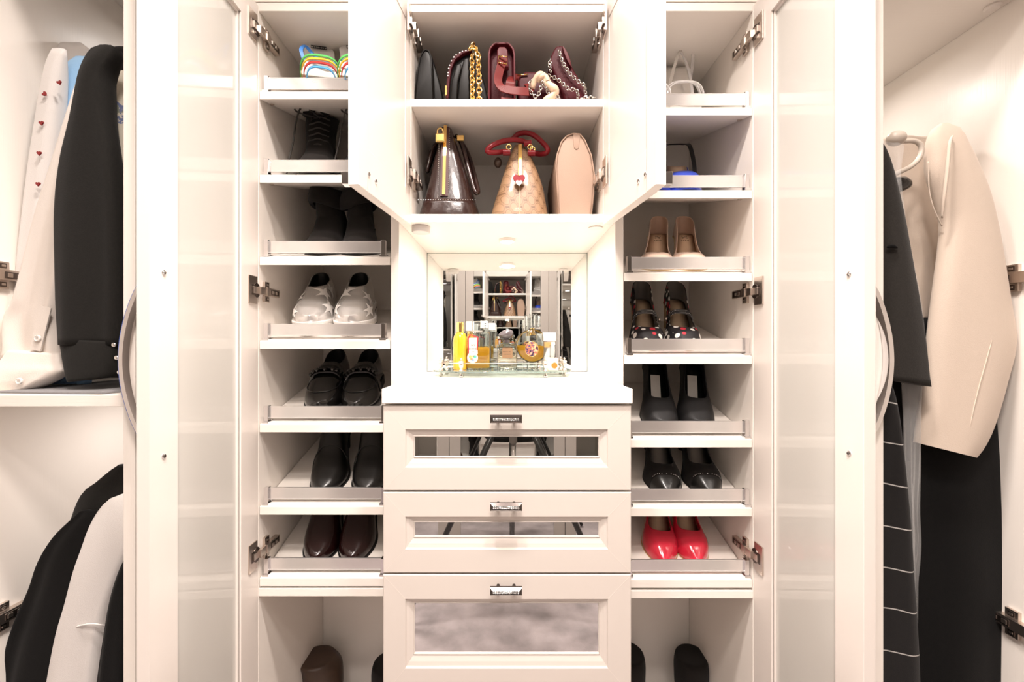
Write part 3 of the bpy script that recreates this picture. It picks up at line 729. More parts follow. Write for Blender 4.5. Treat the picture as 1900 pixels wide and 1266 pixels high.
# --- right closet
t = garment('dress', 'ivory and black long sleeved dress at the right end of the right rail', 'dress', (0.77, 0, 0.3))
bm = B(); RI = drape(bm, [(1742, 231, 1757, 231), (1733, 236, 1773, 236), (1725, 248, 1782, 246), (1720, 275, 1793, 272), (1720, 310, 1808, 305), (1735, 365, 1831, 365), (1748, 418, 1843, 415), (1745, 456, 1852, 456), (1737, 513, 1862, 513), (1729, 570, 1871, 565), (1721, 634, 1881, 630), (1714, 714, 1863, 714), (1703, 780, 1836, 800), (1699, 812, 1815, 838), (1698, 821, 1806, 848)],
                        d=0.745, th=0.024, fold=0.003, fk=1.6, seed=51, exp=0.9)
ds = obj('sleeve', bm, M['c_ivory'], t, smooth=True, autosm=50)
bm = B(); drape(bm, [(256, 1640, 1745), (262, 1632, 1748), (300, 1628, 1752), (380, 1628, 1765), (470, 1628, 1765), (540, 1632, 1760), (585, 1640, 1752), (596, 1642, 1748)], d=0.835, th=0.035, fold=0.013, fk=3.2, seed=52)
obj('bodice', bm, M['c_ivory'], t, smooth=True)
bm = B(); drape(bm, [(592, 1642, 1750), (640, 1642, 1790), (700, 1642, 1822), (800, 1645, 1841), (892, 1650, 1851), (977, 1655, 1860), (1076, 1655, 1867), (1168, 1655, 1864), (1290, 1655, 1859), (1440, 1655, 1855)], d=0.80, th=0.04, fold=0.008, fk=3, seed=53, round_top=False)
obj('skirt', bm, M['c_black2'], t, smooth=True)
bm = B()                                                       # seams of the sleeve
for pts in (((1862, 505), (1855, 560), (1838, 640), (1816, 720), (1800, 790), (1794, 842)), ((1722, 300), (1724, 350), (1732, 385), (1748, 420))):
    tube(bm, spline([at(x, y, front_of(RI, x, y) - 0.0015) for x, y in pts], 24), 0.0009, 6)
sub_obj('seam', bm, cloth('ivory_seam', (0.60, 0.50, 0.41)), ds, smooth=True)
bm = B()                                                       # soft fold at the shoulder
tube(bm, spline([at(1768, 252, 0.724), at(1763, 262, 0.714), at(1760, 290, 0.7125), at(1756, 330, 0.713), at(1751, 372, 0.716), at(1748, 405, 0.722)], 20), [0.0012 + 0.0016 * math.sin(PI * k / 20) for k in range(21)], 10)
sub_obj('shoulder_fold', bm, M['c_ivory'], ds, smooth=True)

t = garment('jacket', 'charcoal jacket sleeve with a dark buttonhole, nearest the right glass door', 'jacket', (0.63, -0.2, 0.9))
bm = B(); RJ = drape(bm, [(262, 1600, 1634), (297, 1600, 1643), (353, 1600, 1657), (420, 1600, 1672), (475, 1602, 1682), (570, 1604, 1699), (640, 1606, 1709), (1608, 694, 1716, 706), (1608, 697, 1718, 717)], d=0.722, th=0.022, fold=0.004, fk=2, seed=61)
js = obj('sleeve', bm, M['c_grey'], t, smooth=True)
bm = B(); tube(bm, spline([at(1646, 459, 0.697), at(1655, 457, 0.6965), at(1665, 460, 0.697)], 8), [0.0012 + 0.002 * math.sin(PI * min(1, k / 8)) for k in range(9)], 8)
sub_obj('buttonhole', bm, M['c_black2'], js, smooth=True)
t = garment('skirt', 'black pointed skirt hem hanging below the charcoal jacket', 'skirt', (0.66, -0.1, 0.9))
bm = B(); drape(bm, [(690, 1640, 1717), (721, 1642, 1716), (760, 1645, 1708), (816, 1650, 1699), (840, 1660, 1685), (852, 1670, 1677)], d=0.765, th=0.014, fold=0.004, fk=3, seed=62)
obj('panel', bm, M['c_black2'], t, smooth=True)
t = garment('coat', 'black coat with a white window check beside the right glass door', 'coat', (0.62, -0.15, 0.3))
bm = B(); drape(bm, [(690, 1600, 1640), (730, 1600, 1655), (822, 1600, 1667), (907, 1600, 1676), (984, 1600, 1683), (1065, 1600, 1688), (1146, 1600, 1694), (1220, 1600, 1698), (1400, 1600, 1703)], d=0.718, th=0.02, fold=0.005, fk=2, seed=63)
obj('panel', bm, M['c_check'], t, smooth=True)
t = garment('garment_cover', 'clear plastic dust cover hanging between the checked coat and the black skirt', 'cover', (0.68, -0.2, 0.9))
bm = B(); drape(bm, [(700, 1672, 1712), (800, 1678, 1707), (860, 1679, 1706), (915, 1681, 1703), (950, 1684, 1701), (1000, 1684, 1703), (1040, 1686, 1699), (1080, 1688, 1694), (1150, 1689, 1694)], d=0.735, th=0.006, fold=0.006, fk=4, seed=64)
obj('lower_film', bm, M['plastic'], t, smooth=True)
bm = B(); drape(bm, [(1634, 262, 1678, 268), (1640, 280, 1676, 285), (1645, 300, 1672, 305), (1652, 340, 1669, 340), (1660, 380, 1671, 380), (1668, 420, 1674, 420), (1690, 560, 1700, 560), (1706, 690, 1714, 690)], d=0.727, th=0.007, fold=0.006, fk=4, seed=65)
obj('upper_film', bm, M['plastic'], t, smooth=True)

def hanger_obj(name, label, build, base, m):
    t = thing(name, label, 'hanger', base); bm = B(); build(bm); obj('frame', bm, m, t, smooth=True); return t
M['hanger_p'] = mat('greige_plastic', (0.55, 0.48, 0.41), 0.4)
M['hanger_b'] = mat('black_gloss_plastic', (0.012, 0.011, 0.010), 0.2, coat=0.4)
def hb(bm):
    tube(bm, spline([at(1648, 266, .752), at(1662, 262.5, .748), at(1680, 262, .745), at(1696, 262, .744), at(1707, 268, .743), at(1710, 281, .743), at(1704, 296, .743), at(1690, 309, .744), at(1672, 318, .746), at(1655, 326, .75)], 40), 0.0041, 12)
    sphere(bm, at(1663, 257, 0.738), 0.0135, (1.1, 1, 0.95), 20, 14)
hg = hanger_obj('clothes_hanger', 'greige plastic hanger with a looped arm beside the ivory dress', hb, (0.70, -0.2, 1.6), M['hanger_p'])
def hk(bm):
    bm2 = []
    L = [at(1650, 345, .76), at(1662, 343, .758), at(1674, 342, .757), at(1683, 343, .757), at(1688, 345, .757), at(1690, 346, .757)]
    tube(bm, L, [0.012, 0.0135, 0.0135, 0.0095, 0.005, 0.001], 16)
hanger_obj('clothes_hanger', 'black hanger tip peeking out under the greige looped hanger', hk, (0.69, -0.2, 1.5), M['hanger_b'])
# ------------------------------------------------------------------ shoes
def leather(name, col, rough=0.35, coat=0.0, b=None, spec=0.5, sheen=0.0, vary=0.0, vs=80, metal=0.0):
    return mat(name, col, rough, coat=coat, bump=b, spec=spec, sheen=sheen, vary=vary, vscale=vs, metal=metal)
M['l_black'] = leather('black_leather', (0.006, 0.0055, 0.005), 0.32, 0.12)
M['l_patent'] = leather('black_patent_leather', (0.005, 0.0045, 0.004), 0.16, 0.5)
M['l_matte'] = leather('black_matte_leather', (0.012, 0.0115, 0.012), 0.5, spec=0.35, b=((500, 500, 500), 0.3))
M['l_suede'] = leather('black_suede', (0.013, 0.0108, 0.0098), 0.97, sheen=0.06, spec=0.15, b=((900, 900, 900), 0.6), vary=0.25, vs=60)
M['l_lace'] = leather('black_waxed_lace', (0.035, 0.03, 0.027), 0.6)
M['l_silver'] = leather('silver_leather', (0.84, 0.82, 0.80), 0.2, metal=0.7, b=((40, 40, 40), 0.4))
M['l_white'] = leather('white_leather', (0.82, 0.79, 0.76), 0.4)
M['l_rubber'] = leather('white_rubber', (0.80, 0.76, 0.71), 0.6)
M['l_nude'] = leather('nude_patent_leather', (0.78, 0.58, 0.47), 0.2, 0.6)
M['l_nudein'] = leather('tan_insole_leather', (0.80, 0.58, 0.40), 0.55)
M['l_nudelin'] = leather('dusty_tan_lining', (0.68, 0.48, 0.37), 0.6)
M['l_red'] = leather('red_patent_leather', (0.60, 0.020, 0.048), 0.16, 0.8)
M['l_beige'] = leather('beige_lining', (0.50, 0.37, 0.25), 0.6)
M['l_grey'] = leather('grey_lining', (0.20, 0.18, 0.16), 0.6)
M['l_blue'] = leather('cobalt_blue_leather', (0.035, 0.075, 0.50), 0.3, 0.4)
M['l_burg'] = leather('burgundy_black_leather', (0.014, 0.003, 0.0028), 0.22, 0.4, vary=0.6, vs=14)
M['l_brown'] = leather('dark_brown_leather', (0.050, 0.028, 0.018), 0.5, vary=0.4, vs=30)
M['sole_black'] = leather('black_sole', (0.013, 0.012, 0.011), 0.5)
M['sole_tan'] = leather('tan_sole', (0.52, 0.38, 0.20), 0.6)
M['cork'] = leather('raffia_wedge', (0.62, 0.48, 0.32), 0.8, b=((260, 260, 260), 1.0))
M['clearvinyl'] = mat('clear_vinyl', (0.9, 0.88, 0.87), 0.06, trans=0.55, ior=1.4)
# black cloth with white and red spots
m = leather('spotted_cloth', (0.015, 0.013, 0.015), 0.6); g = N(m)
x, y, z, v = g.xyz()
vo = g.nt.nodes.new('ShaderNodeTexVoronoi'); vo.inputs['Scale'].default_value = 52; vo.inputs['Randomness'].default_value = 0.5; g.nt.links.new(v, vo.inputs['Vector'])
sep = g.nt.nodes.new('ShaderNodeSeparateColor'); g.nt.links.new(vo.outputs['Color'], sep.inputs[0])
col = g.mix(g.m('GREATER_THAN', sep.outputs[0], 0.58), (0.80, 0.76, 0.70), (0.50, 0.03, 0.05))
g.out(g.mix(g.m('LESS_THAN', vo.outputs['Distance'], 0.38), (0.015, 0.013, 0.015), col)); M['l_spots'] = m
m = leather('pin_dot_ribbon', (0.02, 0.018, 0.02), 0.6); g = N(m)
x, y, z, v = g.xyz()
vo = g.nt.nodes.new('ShaderNodeTexVoronoi'); vo.inputs['Scale'].default_value = 300; vo.inputs['Randomness'].default_value = 0.0; g.nt.links.new(v, vo.inputs['Vector'])
g.out(g.mix(g.m('LESS_THAN', vo.outputs['Distance'], 0.27), (0.02, 0.018, 0.02), (0.75, 0.72, 0.68))); M['l_pin'] = m

class Last:
    """shape of a foot: t=0 heel .. 1 toe; y = (1-t)*L, toe tip at the origin pointing to -y"""
    def __init__(s, L=0.245, W=0.088, heel=0.0, plat=0.0, tv=0.62, c0=0.55, tp=(2.0, 2.0), toe_b=0.72, H=None, inflare=0.0, heel_w=0.66, tl=0.03, spring=0.004, waist=0.70):
        s.L, s.W, s.heel, s.plat, s.tv, s.c0, s.tp, s.toe_b, s.infl, s.spring = L, W, heel, plat, tv, c0, tp, toe_b, inflare, spring
        s.base = [(0, heel_w), (0.12, heel_w + .02), (0.30, heel_w - .01), (0.48, waist), (0.70, 1.0), (0.85, 0.97), (1.0, 0.9)]
        s.H = H or [(0, .075), (.12, .085), (.3, .08), (.5, .07), (.65, .058), (.85, .040), (1, .018)]
    def w(s, t):
        b = hermite(s.base, t) * s.W / 2
        a = 0.17
        if t < a: b *= math.sqrt(max(0, 1 - (1 - t / a) ** 2)) ** 0.9
        if t > s.toe_b:
            q = (t - s.toe_b) / (1 - s.toe_b); b *= max(0, 1 - q ** s.tp[0]) ** (1 / s.tp[1])
        return b
    def cx(s, t): return s.infl * sstep((t - 0.45) / 0.55) * s.W
    def zb(s, t):
        h = s.heel * (sstep((0.70 - t) / 0.52)); h += s.heel * 0.04 * max(0, (0.2 - t) / 0.2)
        return s.plat + h + s.spring * max(0, (t - 0.75) / 0.25) ** 2
    def h(s, t): return hermite(s.H, t)
    def c(s, t):
        if t >= s.tv: return 1.0
        t0 = s.tv * 0.35
        if t <= t0: return s.c0
        q = (t - t0) / (s.tv - t0); return s.c0 + (1 - s.c0) * (1 - math.sqrt(max(0, 1 - q ** 2.2)))
    def pt(s, t, th, side, off=0.0):
        w_ = s.w(t) + off; h_ = s.h(t) + off
        return Vector((s.cx(t) + side * w_ * max(0, math.cos(th)) ** 0.62, (1 - t) * s.L, s.zb(t) + h_ * max(0, math.sin(th)) ** 0.85))
def tgrid(L, n=46, a=0.0, b=1.0, extra=()):
    ts = [(1 - math.cos(PI * i / n)) / 2 for i in range(n + 1)] + [L.tv] + [L.tv - e for e in (.002, .006, .012, .02, .03)] + list(extra)
    return sorted(set(round(q, 5) for q in ts if a - 1e-6 <= q <= b + 1e-6))
def upper(L, a=0.0, b=1.0, m=12, off=0.0, full=False, bm=None, mi=0, cfun=None):
    bm = bm or B(); ts = tgrid(L, a=a, b=b)
    for side in (1, -1):
        G = []
        for t in ts:
            c = 1.0 if full else (cfun or L.c)(t)
            G.append([bm.verts.new(L.pt(t, c * PI / 2 * j / m, side, off)) for j in range(m + 1)])
        for i in range(len(ts) - 1):
            for j in range(m):
                q = (G[i][j], G[i][j + 1], G[i + 1][j + 1], G[i + 1][j]) if side > 0 else (G[i][j], G[i + 1][j], G[i + 1][j + 1], G[i][j + 1])
                f = bm.faces.new(q); f.material_index = mi
    bmesh.ops.remove_doubles(bm, verts=bm.verts, dist=2e-5)
    bmesh.ops.dissolve_degenerate(bm, edges=bm.edges, dist=1e-6)
    return bm
def sole(L, th=0.004, flat=False, grow=1.03, a=0.0, b=1.0, top=0.0, add=0.0):
    bm = B(); rings = []
    for t in tgrid(L, 40, a, b):
        w_ = L.w(t) * grow + add; zt = L.zb(t) + top; zbm = (L.spring * max(0, (t - 0.75) / 0.25) ** 2) if flat else zt - th
        y = (1 - t) * L.L; cx = L.cx(t)
        if t < 1e-4: y += add
        if t > 1 - 1e-4: y -= add
        w_ = max(w_, 0.0004)
        rings.append([(cx - w_, y, zbm), (cx - w_, y, zt), (cx + w_, y, zt), (cx + w_, y, zbm)])
    loft(bm, rings); return bm
def insole(L, b=None, mi=0):
    bm = B(); rings = []
    for t in tgrid(L, 30, 0.02, b or min(0.97, L.tv + 0.2)):
        w_ = max(0.0003, L.w(t) * 0.9); z = L.zb(t) + 0.0028; y = (1 - t) * L.L; cx = L.cx(t)
        rings.append([(cx - w_, y, z), (cx, y, z - 0.0006), (cx + w_, y, z), (cx, y, z - 0.0022)])
    loft(bm, rings); return bm
def heel_block(L, t0=0.012, t1=0.22, foot=0.5, z_foot=0.0, lean=0.3, round_=True):
    """heel: D-shaped sections from the seat down to the ground"""
    bm = B(); rings = []; n = 20
    yc0 = (1 - (t0 + t1) / 2) * L.L; ry0 = (t1 - t0) / 2 * L.L; rx0 = L.w(0.12) * 0.97; zt0 = L.zb(t0); zt1 = L.zb(t1)
    for k in range(9):
        f = k / 8; g = f ** 0.6
        rx = rx0 * (1 - g) + rx0 * foot * g; ry = ry0 * (1 - g) + ry0 * foot * g; yc = yc0 + (ry0 - ry) * (0.4 + lean)
        ring = []
        for q in range(n):
            a = 2 * PI * q / n; ex = 0.8 if round_ else 0.45
            x = rx * math.copysign(abs(math.cos(a)) ** ex, math.cos(a)); y = yc + ry * math.copysign(abs(math.sin(a)) ** ex, math.sin(a))
            tt = min(1, max(0, 1 - y / L.L)); zt = L.zb(tt) - 0.0025
            ring.append((x, y, zt * (1 - f) + z_foot * f))
        rings.append(ring)
    loft(bm, rings); return bm
def band(L, t0, t1, width, off=0.0035, lift=0.0, a0=0.0, n=26, th=0.001):
    """strap running over the foot from one sole edge to the other"""
    bm = B(); pts = []
    for k in range(n + 1):
        f = k / n; side = 1 if f < 0.5 else -1; an = PI * f; thh = an if an <= PI / 2 else PI - an
        t = t0 + (t1 - t0) * f
        p = L.pt(t, max(a0, thh), side, off); p.z += lift * math.sin(an); pts.append(p)
    tube(bm, pts, 0, flat=(width / 2, th), up=(0, 0, 1) if False else None) if False else None
    # band with its width along y
    rings = []
    for i, p in enumerate(pts):
        tg = (pts[min(i + 1, n)] - pts[max(i - 1, 0)]).normalized(); wv = Vector((0, 1, 0)) * (width / 2); nv = tg.cross(Vector((0, 1, 0))).normalized() * th
        rings.append([p + wv + nv, p - wv + nv, p - wv - nv, p + wv - nv])
    loft(bm, rings); return bm
def shoe_matrix(side, idx, toe_px, toe_d, heel_px, L, lift=0.0):
    y = toe_d - DF; x = X(toe_px, toe_d); z = shelf_z(side, idx, y) if isinstance(idx, int) else idx
    til = TILT if isinstance(idx, int) else 0.0
    xh = X(heel_px, toe_d + L * 0.95); yaw = -math.asin(max(-0.6, min(0.6, (xh - x) / L)))
    return Matrix.Translation((x, y, z + 0.0012 + lift)) @ Matrix.Rotation(til, 4, 'X') @ Matrix.Rotation(yaw, 4, 'Z')
def shoe(label, side, idx, toe_px, heel_px, L, name='shoe', group=None, toe_d=0.992, lift=0.0, cat='shoe'):
    return thing(name, label, cat, group=group, world=False, matrix=shoe_matrix(side, idx, toe_px, toe_d, heel_px, L, lift))
def dup(root, matrix, label):
    r = root.copy(); COL.objects.link(r); r.matrix_world = matrix; r['label'] = label
    for ch in list(root.children):
        c = ch.copy(); COL.objects.link(c); c.parent = r
        for gch in list(ch.children):
            d = gch.copy(); COL.objects.link(d); d.parent = c
    return r
def pair(build, side, idx, L, a, b, la, lb, group, name='shoe', cat='shoe', da=0.992, db=0.992, lift=0.0, mirror=True, pitch=0.0):
    """a, b = (toe_px, heel_px). the second shoe is a mirrored copy of the first"""
    t = shoe(la, side, idx, a[0], a[1], L, name, group, da, lift, cat); build(t)
    if pitch: t.matrix_world = t.matrix_world @ Matrix.Rotation(pitch, 4, 'X')
    m = shoe_matrix(side, idx, b[0], db, b[1], L, lift)
    if pitch: m = m @ Matrix.Rotation(pitch, 4, 'X')
    if mirror: m = m @ Matrix.Scale(-1, 4, Vector((1, 0, 0)))
    dup(t, m, lb)
    return t
def mesh_pts(bm_func): return bm_func

# --- pumps
def pump(t, Ls, up_m, lin_m, ins_m, sole_m, heel_m, hb=None, capped=None):
    obj('upper', upper(Ls), [up_m, lin_m], t, smooth=True, solid=(0.0018, 1), fix=False)
    obj('insole', insole(Ls), ins_m, t, smooth=True)
    obj('outsole', sole(Ls, 0.0035), sole_m, t, bevel=0.0006)
    if hb: obj('heel', heel_block(Ls, **hb), heel_m, t, smooth=True, autosm=50)

LN = Last(0.235, 0.086, heel=0.072, tv=0.76, c0=0.40, heel_w=0.60, waist=0.68, tp=(1.9, 1.7), H=[(0, .080), (.05, .076), (.14, .063), (.3, .047), (.5, .040), (.7, .040), (.85, .036), (1, .016)], spring=0.002)
def b_nude(t):
    pump(t, LN, M['l_nude'], M['l_nudelin'], M['l_nudein'], M['sole_tan'], M['l_nude'], dict(t0=.012, t1=.17, foot=.42))
    bm = B()                                                    # stamped mark on the insole
    for k, (u0, v0, u1, v1) in enumerate(((-6, 3, -2, 5), (-2, 5, 3, 2), (3, 2, 6, 5), (-6, -1, -1, 1), (-1, 1, 5, -1), (-8, -6, -5, -6), (-3, -6, 0, -6), (2, -6, 4, -6), (6, -6, 8, -6))):
        y0, y1 = 0.168 + v0 * .0016, 0.168 + v1 * .0016
        q = [Vector((u * .0012, y_, LN.zb(1 - y_ / LN.L) + .0042)) for u, y_ in ((u0, y0), (u1, y1))]
        tube(bm, q, 0.0005, 6)
    obj('stamp', bm, M['l_brown'], t)
pair(b_nude, 'R', 2, 0.235, (1218, 1213), (1286, 1257), 'nude patent pump with tan insole, left of the pair on its shelf', 'nude patent pump with tan insole, right of the pair on its shelf', 'nude pumps')

LR = Last(0.24, 0.086, heel=0.07, tv=0.72, c0=0.40, heel_w=0.62, waist=0.70, tp=(1.9, 1.7), H=[(0, .078), (.05, .074), (.14, .060), (.3, .046), (.5, .042), (.7, .046), (.85, .040), (1, .017)], spring=0.002)
def b_red(t): pump(t, LR, M['l_red'], M['l_red'], M['l_beige'], M['sole_tan'], M['l_red'], dict(t0=.012, t1=.17, foot=.4))
pair(b_red, 'R', 6, 0.24, (1232, 1206), (1294, 1248), 'glossy red patent pump on the lowest tilted shelf, left of the pair', 'glossy red patent pump on the lowest tilted shelf, right of the pair', 'red pumps')

LK = Last(0.24, 0.090, heel=0.072, tv=0.70, c0=0.40, heel_w=0.64, tp=(1.8, 1.9), H=[(0, .078), (.05, .073), (.14, .060), (.3, .046), (.5, .042), (.7, .046), (.85, .040), (1, .017)], spring=0.002)
def b_blackcap(t):
    pump(t, LK, M['l_suede'], M['l_matte'], M['l_grey'], M['sole_black'], M['l_black'], dict(t0=.012, t1=.19, foot=.6))
    obj('toe_cap', upper(LK, a=0.855, full=True, off=0.0006), M['l_black'], t, smooth=True)
    bm = B()
    for k in range(-6, 7):
        a = PI / 2 - abs(k) * 0.13; p = LK.pt(0.85, a, 1 if k >= 0 else -1, 0.001); sphere(bm, p, 0.0011, u=6, v=4)
    obj('cap_stitching', bm, M['chrome'], t, smooth=True)
pair(b_blackcap, 'R', 5, 0.24, (1240, 1204), (1318, 1266), 'black pump with glossy toe cap and grey insole, left of the pair', 'black pump with glossy toe cap and grey insole, right of the pair', 'black pumps with toe caps')

LV = Last(0.245, 0.086, heel=0.085, tv=0.72, c0=0.48, heel_w=0.66, tp=(3.2, 2.6), toe_b=0.76, H=[(0, .088), (.06, .085), (.14, .078), (.3, .072), (.5, .070), (.62, .064), (.8, .048), (1, .026)], spring=0.002, waist=0.74)
def b_vamp(t):
    pump(t, LV, M['l_matte'], M['l_matte'], M['l_matte'], M['sole_black'], M['l_matte'], dict(t0=.012, t1=.19, foot=.6, round_=False))
    bm = B(); rings = []
    for q in (.30, .36, .42, .48, .54): rings.append([(-.012, (1 - q) * LV.L, LV.zb(q) + .0040), (.012, (1 - q) * LV.L, LV.zb(q) + .0040), (.012, (1 - q) * LV.L, LV.zb(q) + .0034), (-.012, (1 - q) * LV.L, LV.zb(q) + .0034)])
    loft(bm, rings); obj('insole_label', bm, M['l_rubber'], t)
pair(b_vamp, 'R', 4, 0.245, (1230, 1203), (1296, 1270), 'black square toed pump with a high vamp, left of the pair', 'black square toed pump with a high vamp, right of the pair', 'black high vamp pumps')

LM = Last(0.24, 0.086, heel=0.075, tv=0.77, c0=0.42, heel_w=0.62, waist=0.70, tp=(1.9, 1.8), H=[(0, .082), (.05, .079), (.14, .070), (.3, .058), (.5, .050), (.7, .046), (.85, .040), (1, .018)], spring=0.002)
def b_mary(t):
    pump(t, LM, M['l_spots'], M['l_grey'], M['l_beige'], M['sole_tan'], M['sole_tan'], dict(t0=.012, t1=.2, foot=.6))
    bm = B(); pts = []
    for k in range(17):
        f = k / 16; an = 0.62 + (PI - 1.24) * f; side = 1 if an < PI / 2 else -1; thh = an if an < PI / 2 else PI - an
        p = LM.pt(0.52 + 0.02 * f, thh, side, 0.002); pts.append(p)
    rings = []
    for p in pts: rings.append([p + Vector((0, .0030, .0055)), p + Vector((0, .0010, .0060)), p + Vector((0, -.0042, -.0045)), p + Vector((0, -.0022, -.0050))])
    loft(bm, rings); st = obj('strap', bm, M['l_pin'], t)
    bm = B(); p = LM.pt(0.53, 0.55, 1, 0.004); lathe(bm, [(0.0005, 0.004), (0.005, 0.003), (0.0062, 0.0), (0.005, -0.002)], (p.x + .001, p.y, p.z), 16, axis='x'); sub_obj('strap_button', bm, M['nickel'], st, smooth=True)
pair(b_mary, 'R', 3, 0.24, (1209, 1180), (1277, 1240), 'black spotted mary jane with pin dot strap, left of the pair', 'black spotted mary jane with pin dot strap, right of the pair', 'spotted mary jane shoes')

# --- loafers
LL = Last(0.25, 0.092, heel=0.010, plat=0.012, tv=0.50, c0=0.60, tp=(2.0, 1.9), H=[(0, .083), (.06, .079), (.15, .070), (.3, .064), (.45, .068), (.6, .062), (.8, .045), (1, .020)], heel_w=0.74)
def b_loafer(t):
    obj('upper', upper(LL), [M['l_patent'], M['l_matte']], t, smooth=True, solid=(0.002, 1), fix=False)
    obj('insole', insole(LL), M['l_black'], t, smooth=True)
    obj('outsole', sole(LL, flat=True, grow=1.05, add=0.001), M['sole_black'], t, bevel=0.001)
    tg = obj('tongue', band(LL, 0.50, 0.50, 0.050, off=0.0035, a0=0.55), M['l_black'], t, smooth=True)
    st = obj('saddle_strap', band(LL, 0.60, 0.60, 0.022, off=0.004, a0=0.15, th=0.0016), M['l_patent'], t, smooth=True, autosm=40)
    bm = B()
    for k in range(-3, 4):                                      # faceted stones on the strap
        a = PI / 2 - abs(k) * 0.22; p = LL.pt(0.60, a, 1 if k >= 0 else -1, 0.008)
        geo = bmesh.ops.create_icosphere(bm, subdivisions=1, radius=0.0072, matrix=Matrix.Translation(p))
    sub_obj('stone', bm, M['l_patent'], st)
    bm = B(); pts = []                                          # apron seam
    for k in range(25):
        f = k / 24 * 2 - 1; tt = 0.66 + 0.22 * math.sqrt(max(0, 1 - f * f)); a = PI / 2 - abs(f) * 0.85
        pts.append(LL.pt(tt, a, 1 if f >= 0 else -1, 0.0012))
    tube(bm, pts, 0.0011, 6); obj('apron_seam', bm, M['l_black'], t, smooth=True)
pair(b_loafer, 'L', 4, 0.25, (592, 634), (660, 693), 'black patent loafer with stone studded strap, left of the pair', 'black patent loafer with stone studded strap, right of the pair', 'black patent loafers')

# --- silver slip-on sneakers with white stars
LS = Last(0.25, 0.094, heel=0.012, plat=0.026, tv=0.50, c0=0.60, tp=(2.2, 2.1), H=[(0, .098), (.06, .094), (.15, .082), (.3, .074), (.45, .072), (.6, .060), (.8, .045), (1, .020)], heel_w=0.76, waist=0.80)
def star_on(bm, L, t0, th0, r, rot=0.0, off=0.0016):
    """five pointed star laid over the upper; th0 signed angle from the right sole edge (0) over the top (pi/2) to the left (pi)"""
    def P(u, v):
        t = t0 - v / L.L; th = th0 + u / 0.055
        s = 1 if th <= PI / 2 else -1; q = th if th <= PI / 2 else PI - th
        return L.pt(min(0.995, max(0.01, t)), max(0.02, q), s, off)
    rings = []
    for k in (0.001, 0.25, 0.5, 0.75, 1.0):
        ring = []
        for i in range(10):
            a0 = rot + 2 * PI * i / 10; a1 = rot + 2 * PI * (i + 1) / 10; r0 = r if i % 2 == 0 else r * 0.42; r1 = r * 0.42 if i % 2 == 0 else r
            for f in (0, 0.5):
                u = (r0 * math.cos(a0) * (1 - f) + r1 * math.cos(a1) * f) * k; v = (r0 * math.sin(a0) * (1 - f) + r1 * math.sin(a1) * f) * k
                ring.append(P(u, v))
        rings.append(ring)
    loft(bm, rings, cap=(True, False))
def b_silver(t):
    u = obj('upper', upper(LS), [M['l_silver'], M['l_black']], t, smooth=True, solid=(0.003, 1), fix=False)
    for t0, th0, r, rot in ((0.59, 1.15, 0.029, 0.5), (0.63, 2.25, 0.028, 1.3), (0.83, 2.55, 0.026, 0.2), (0.79, 0.66, 0.030, 0.9), (0.36, 0.62, 0.028, 0.3)):
        bm = B(); star_on(bm, LS, t0, th0, r, rot); sub_obj('star', bm, M['l_white'], u, smooth=True)
    obj('insole', insole(LS), M['l_black'], t, smooth=True)
    obj('outsole', sole(LS, flat=True, grow=1.04, add=0.0015), M['l_rubber'], t, bevel=0.002)
    obj('foxing_line', sole(LS, th=0.0018, grow=1.05, add=0.0022, top=-0.010), M['l_black'], t)
    obj('upper_foxing', sole(LS, th=0.008, grow=1.05, add=0.0018, top=0.004), M['l_white'], t, bevel=0.0015)
pair(b_silver, 'L', 3, 0.25, (577, 608), (654, 677), 'silver slip-on sneaker with white stars, left of the pair', 'silver slip-on sneaker with white stars, right of the pair', 'silver star sneakers')

# --- boots: foot and shaft grown into one skin
def shaft(bm, rows, n=28):
    rings = []
    for cx, y, z, rx, ry in rows:
        rings.append([(cx + rx * math.cos(2 * PI * k / n), y + ry * math.sin(2 * PI * k / n), z) for k in range(n)])
    loft(bm, rings)
def interp_rows(rows, n):
    pts = [(i, r) for i, r in enumerate(rows)]
    return [hermite(pts, (len(rows) - 1) * k / (n - 1)) for k in range(n)]
def boot_skin(L, rows, foot_t0=0.0):
    bm = upper(L, full=True, m=12)
    # close the underside of the foot
    ts = tgrid(L, 46); b2 = B(); rings = []
    eds = [e for e in bm.edges if e.is_boundary]
    if eds: bmesh.ops.holes_fill(bm, edges=eds, sides=0)
    shaft(bm, interp_rows(rows, 22))
    return bm
LB = Last(0.25, 0.088, heel=0.062, tv=0.5, tp=(2.0, 1.9), H=[(0, .05), (.12, .065), (.3, .085), (.45, .085), (.6, .065), (.8, .044), (1, .020)], spring=0.003, heel_w=0.72, waist=0.78)
def b_ankle(t):
    y0 = 0.195
    obj('upper', boot_skin(LB, [(0, y0 - .01, .068, .029, .045), (0, y0 - .012, .095, .034, .052), (0, y0 - .004, .115, .036, .048), (0, y0, .138, .038, .046), (0, y0 + .004, .158, .039, .047)]), M['l_black'], t, remesh=(0.0035, 5))
    obj('outsole', sole(LB, 0.005, grow=1.05, add=0.001), M['sole_black'], t, bevel=0.001)
    obj('heel', heel_block(LB, .012, .24, .75), M['sole_black'], t, smooth=True, autosm=50)
    bm = B(); tube(bm, [LB.pt(0.64 - 0.05 * math.cos(f * 2), a, s, 0.0016) for f, a, s in [(abs(k) / 10, PI / 2 * (1 - abs(k) / 10 * 0.95), 1 if k > 0 else -1) for k in range(-10, 11)]], 0.0013, 6)
    obj('vamp_seam', bm, M['l_black'], t, smooth=True)
pair(b_ankle, 'L', 5, 0.25, (601, 638), (681, 705), 'black leather heeled ankle boot on the shelf above the burgundy pair, left one', 'black leather heeled ankle boot on the shelf above the burgundy pair, right one', 'black leather ankle boots', 'boot', 'boot')
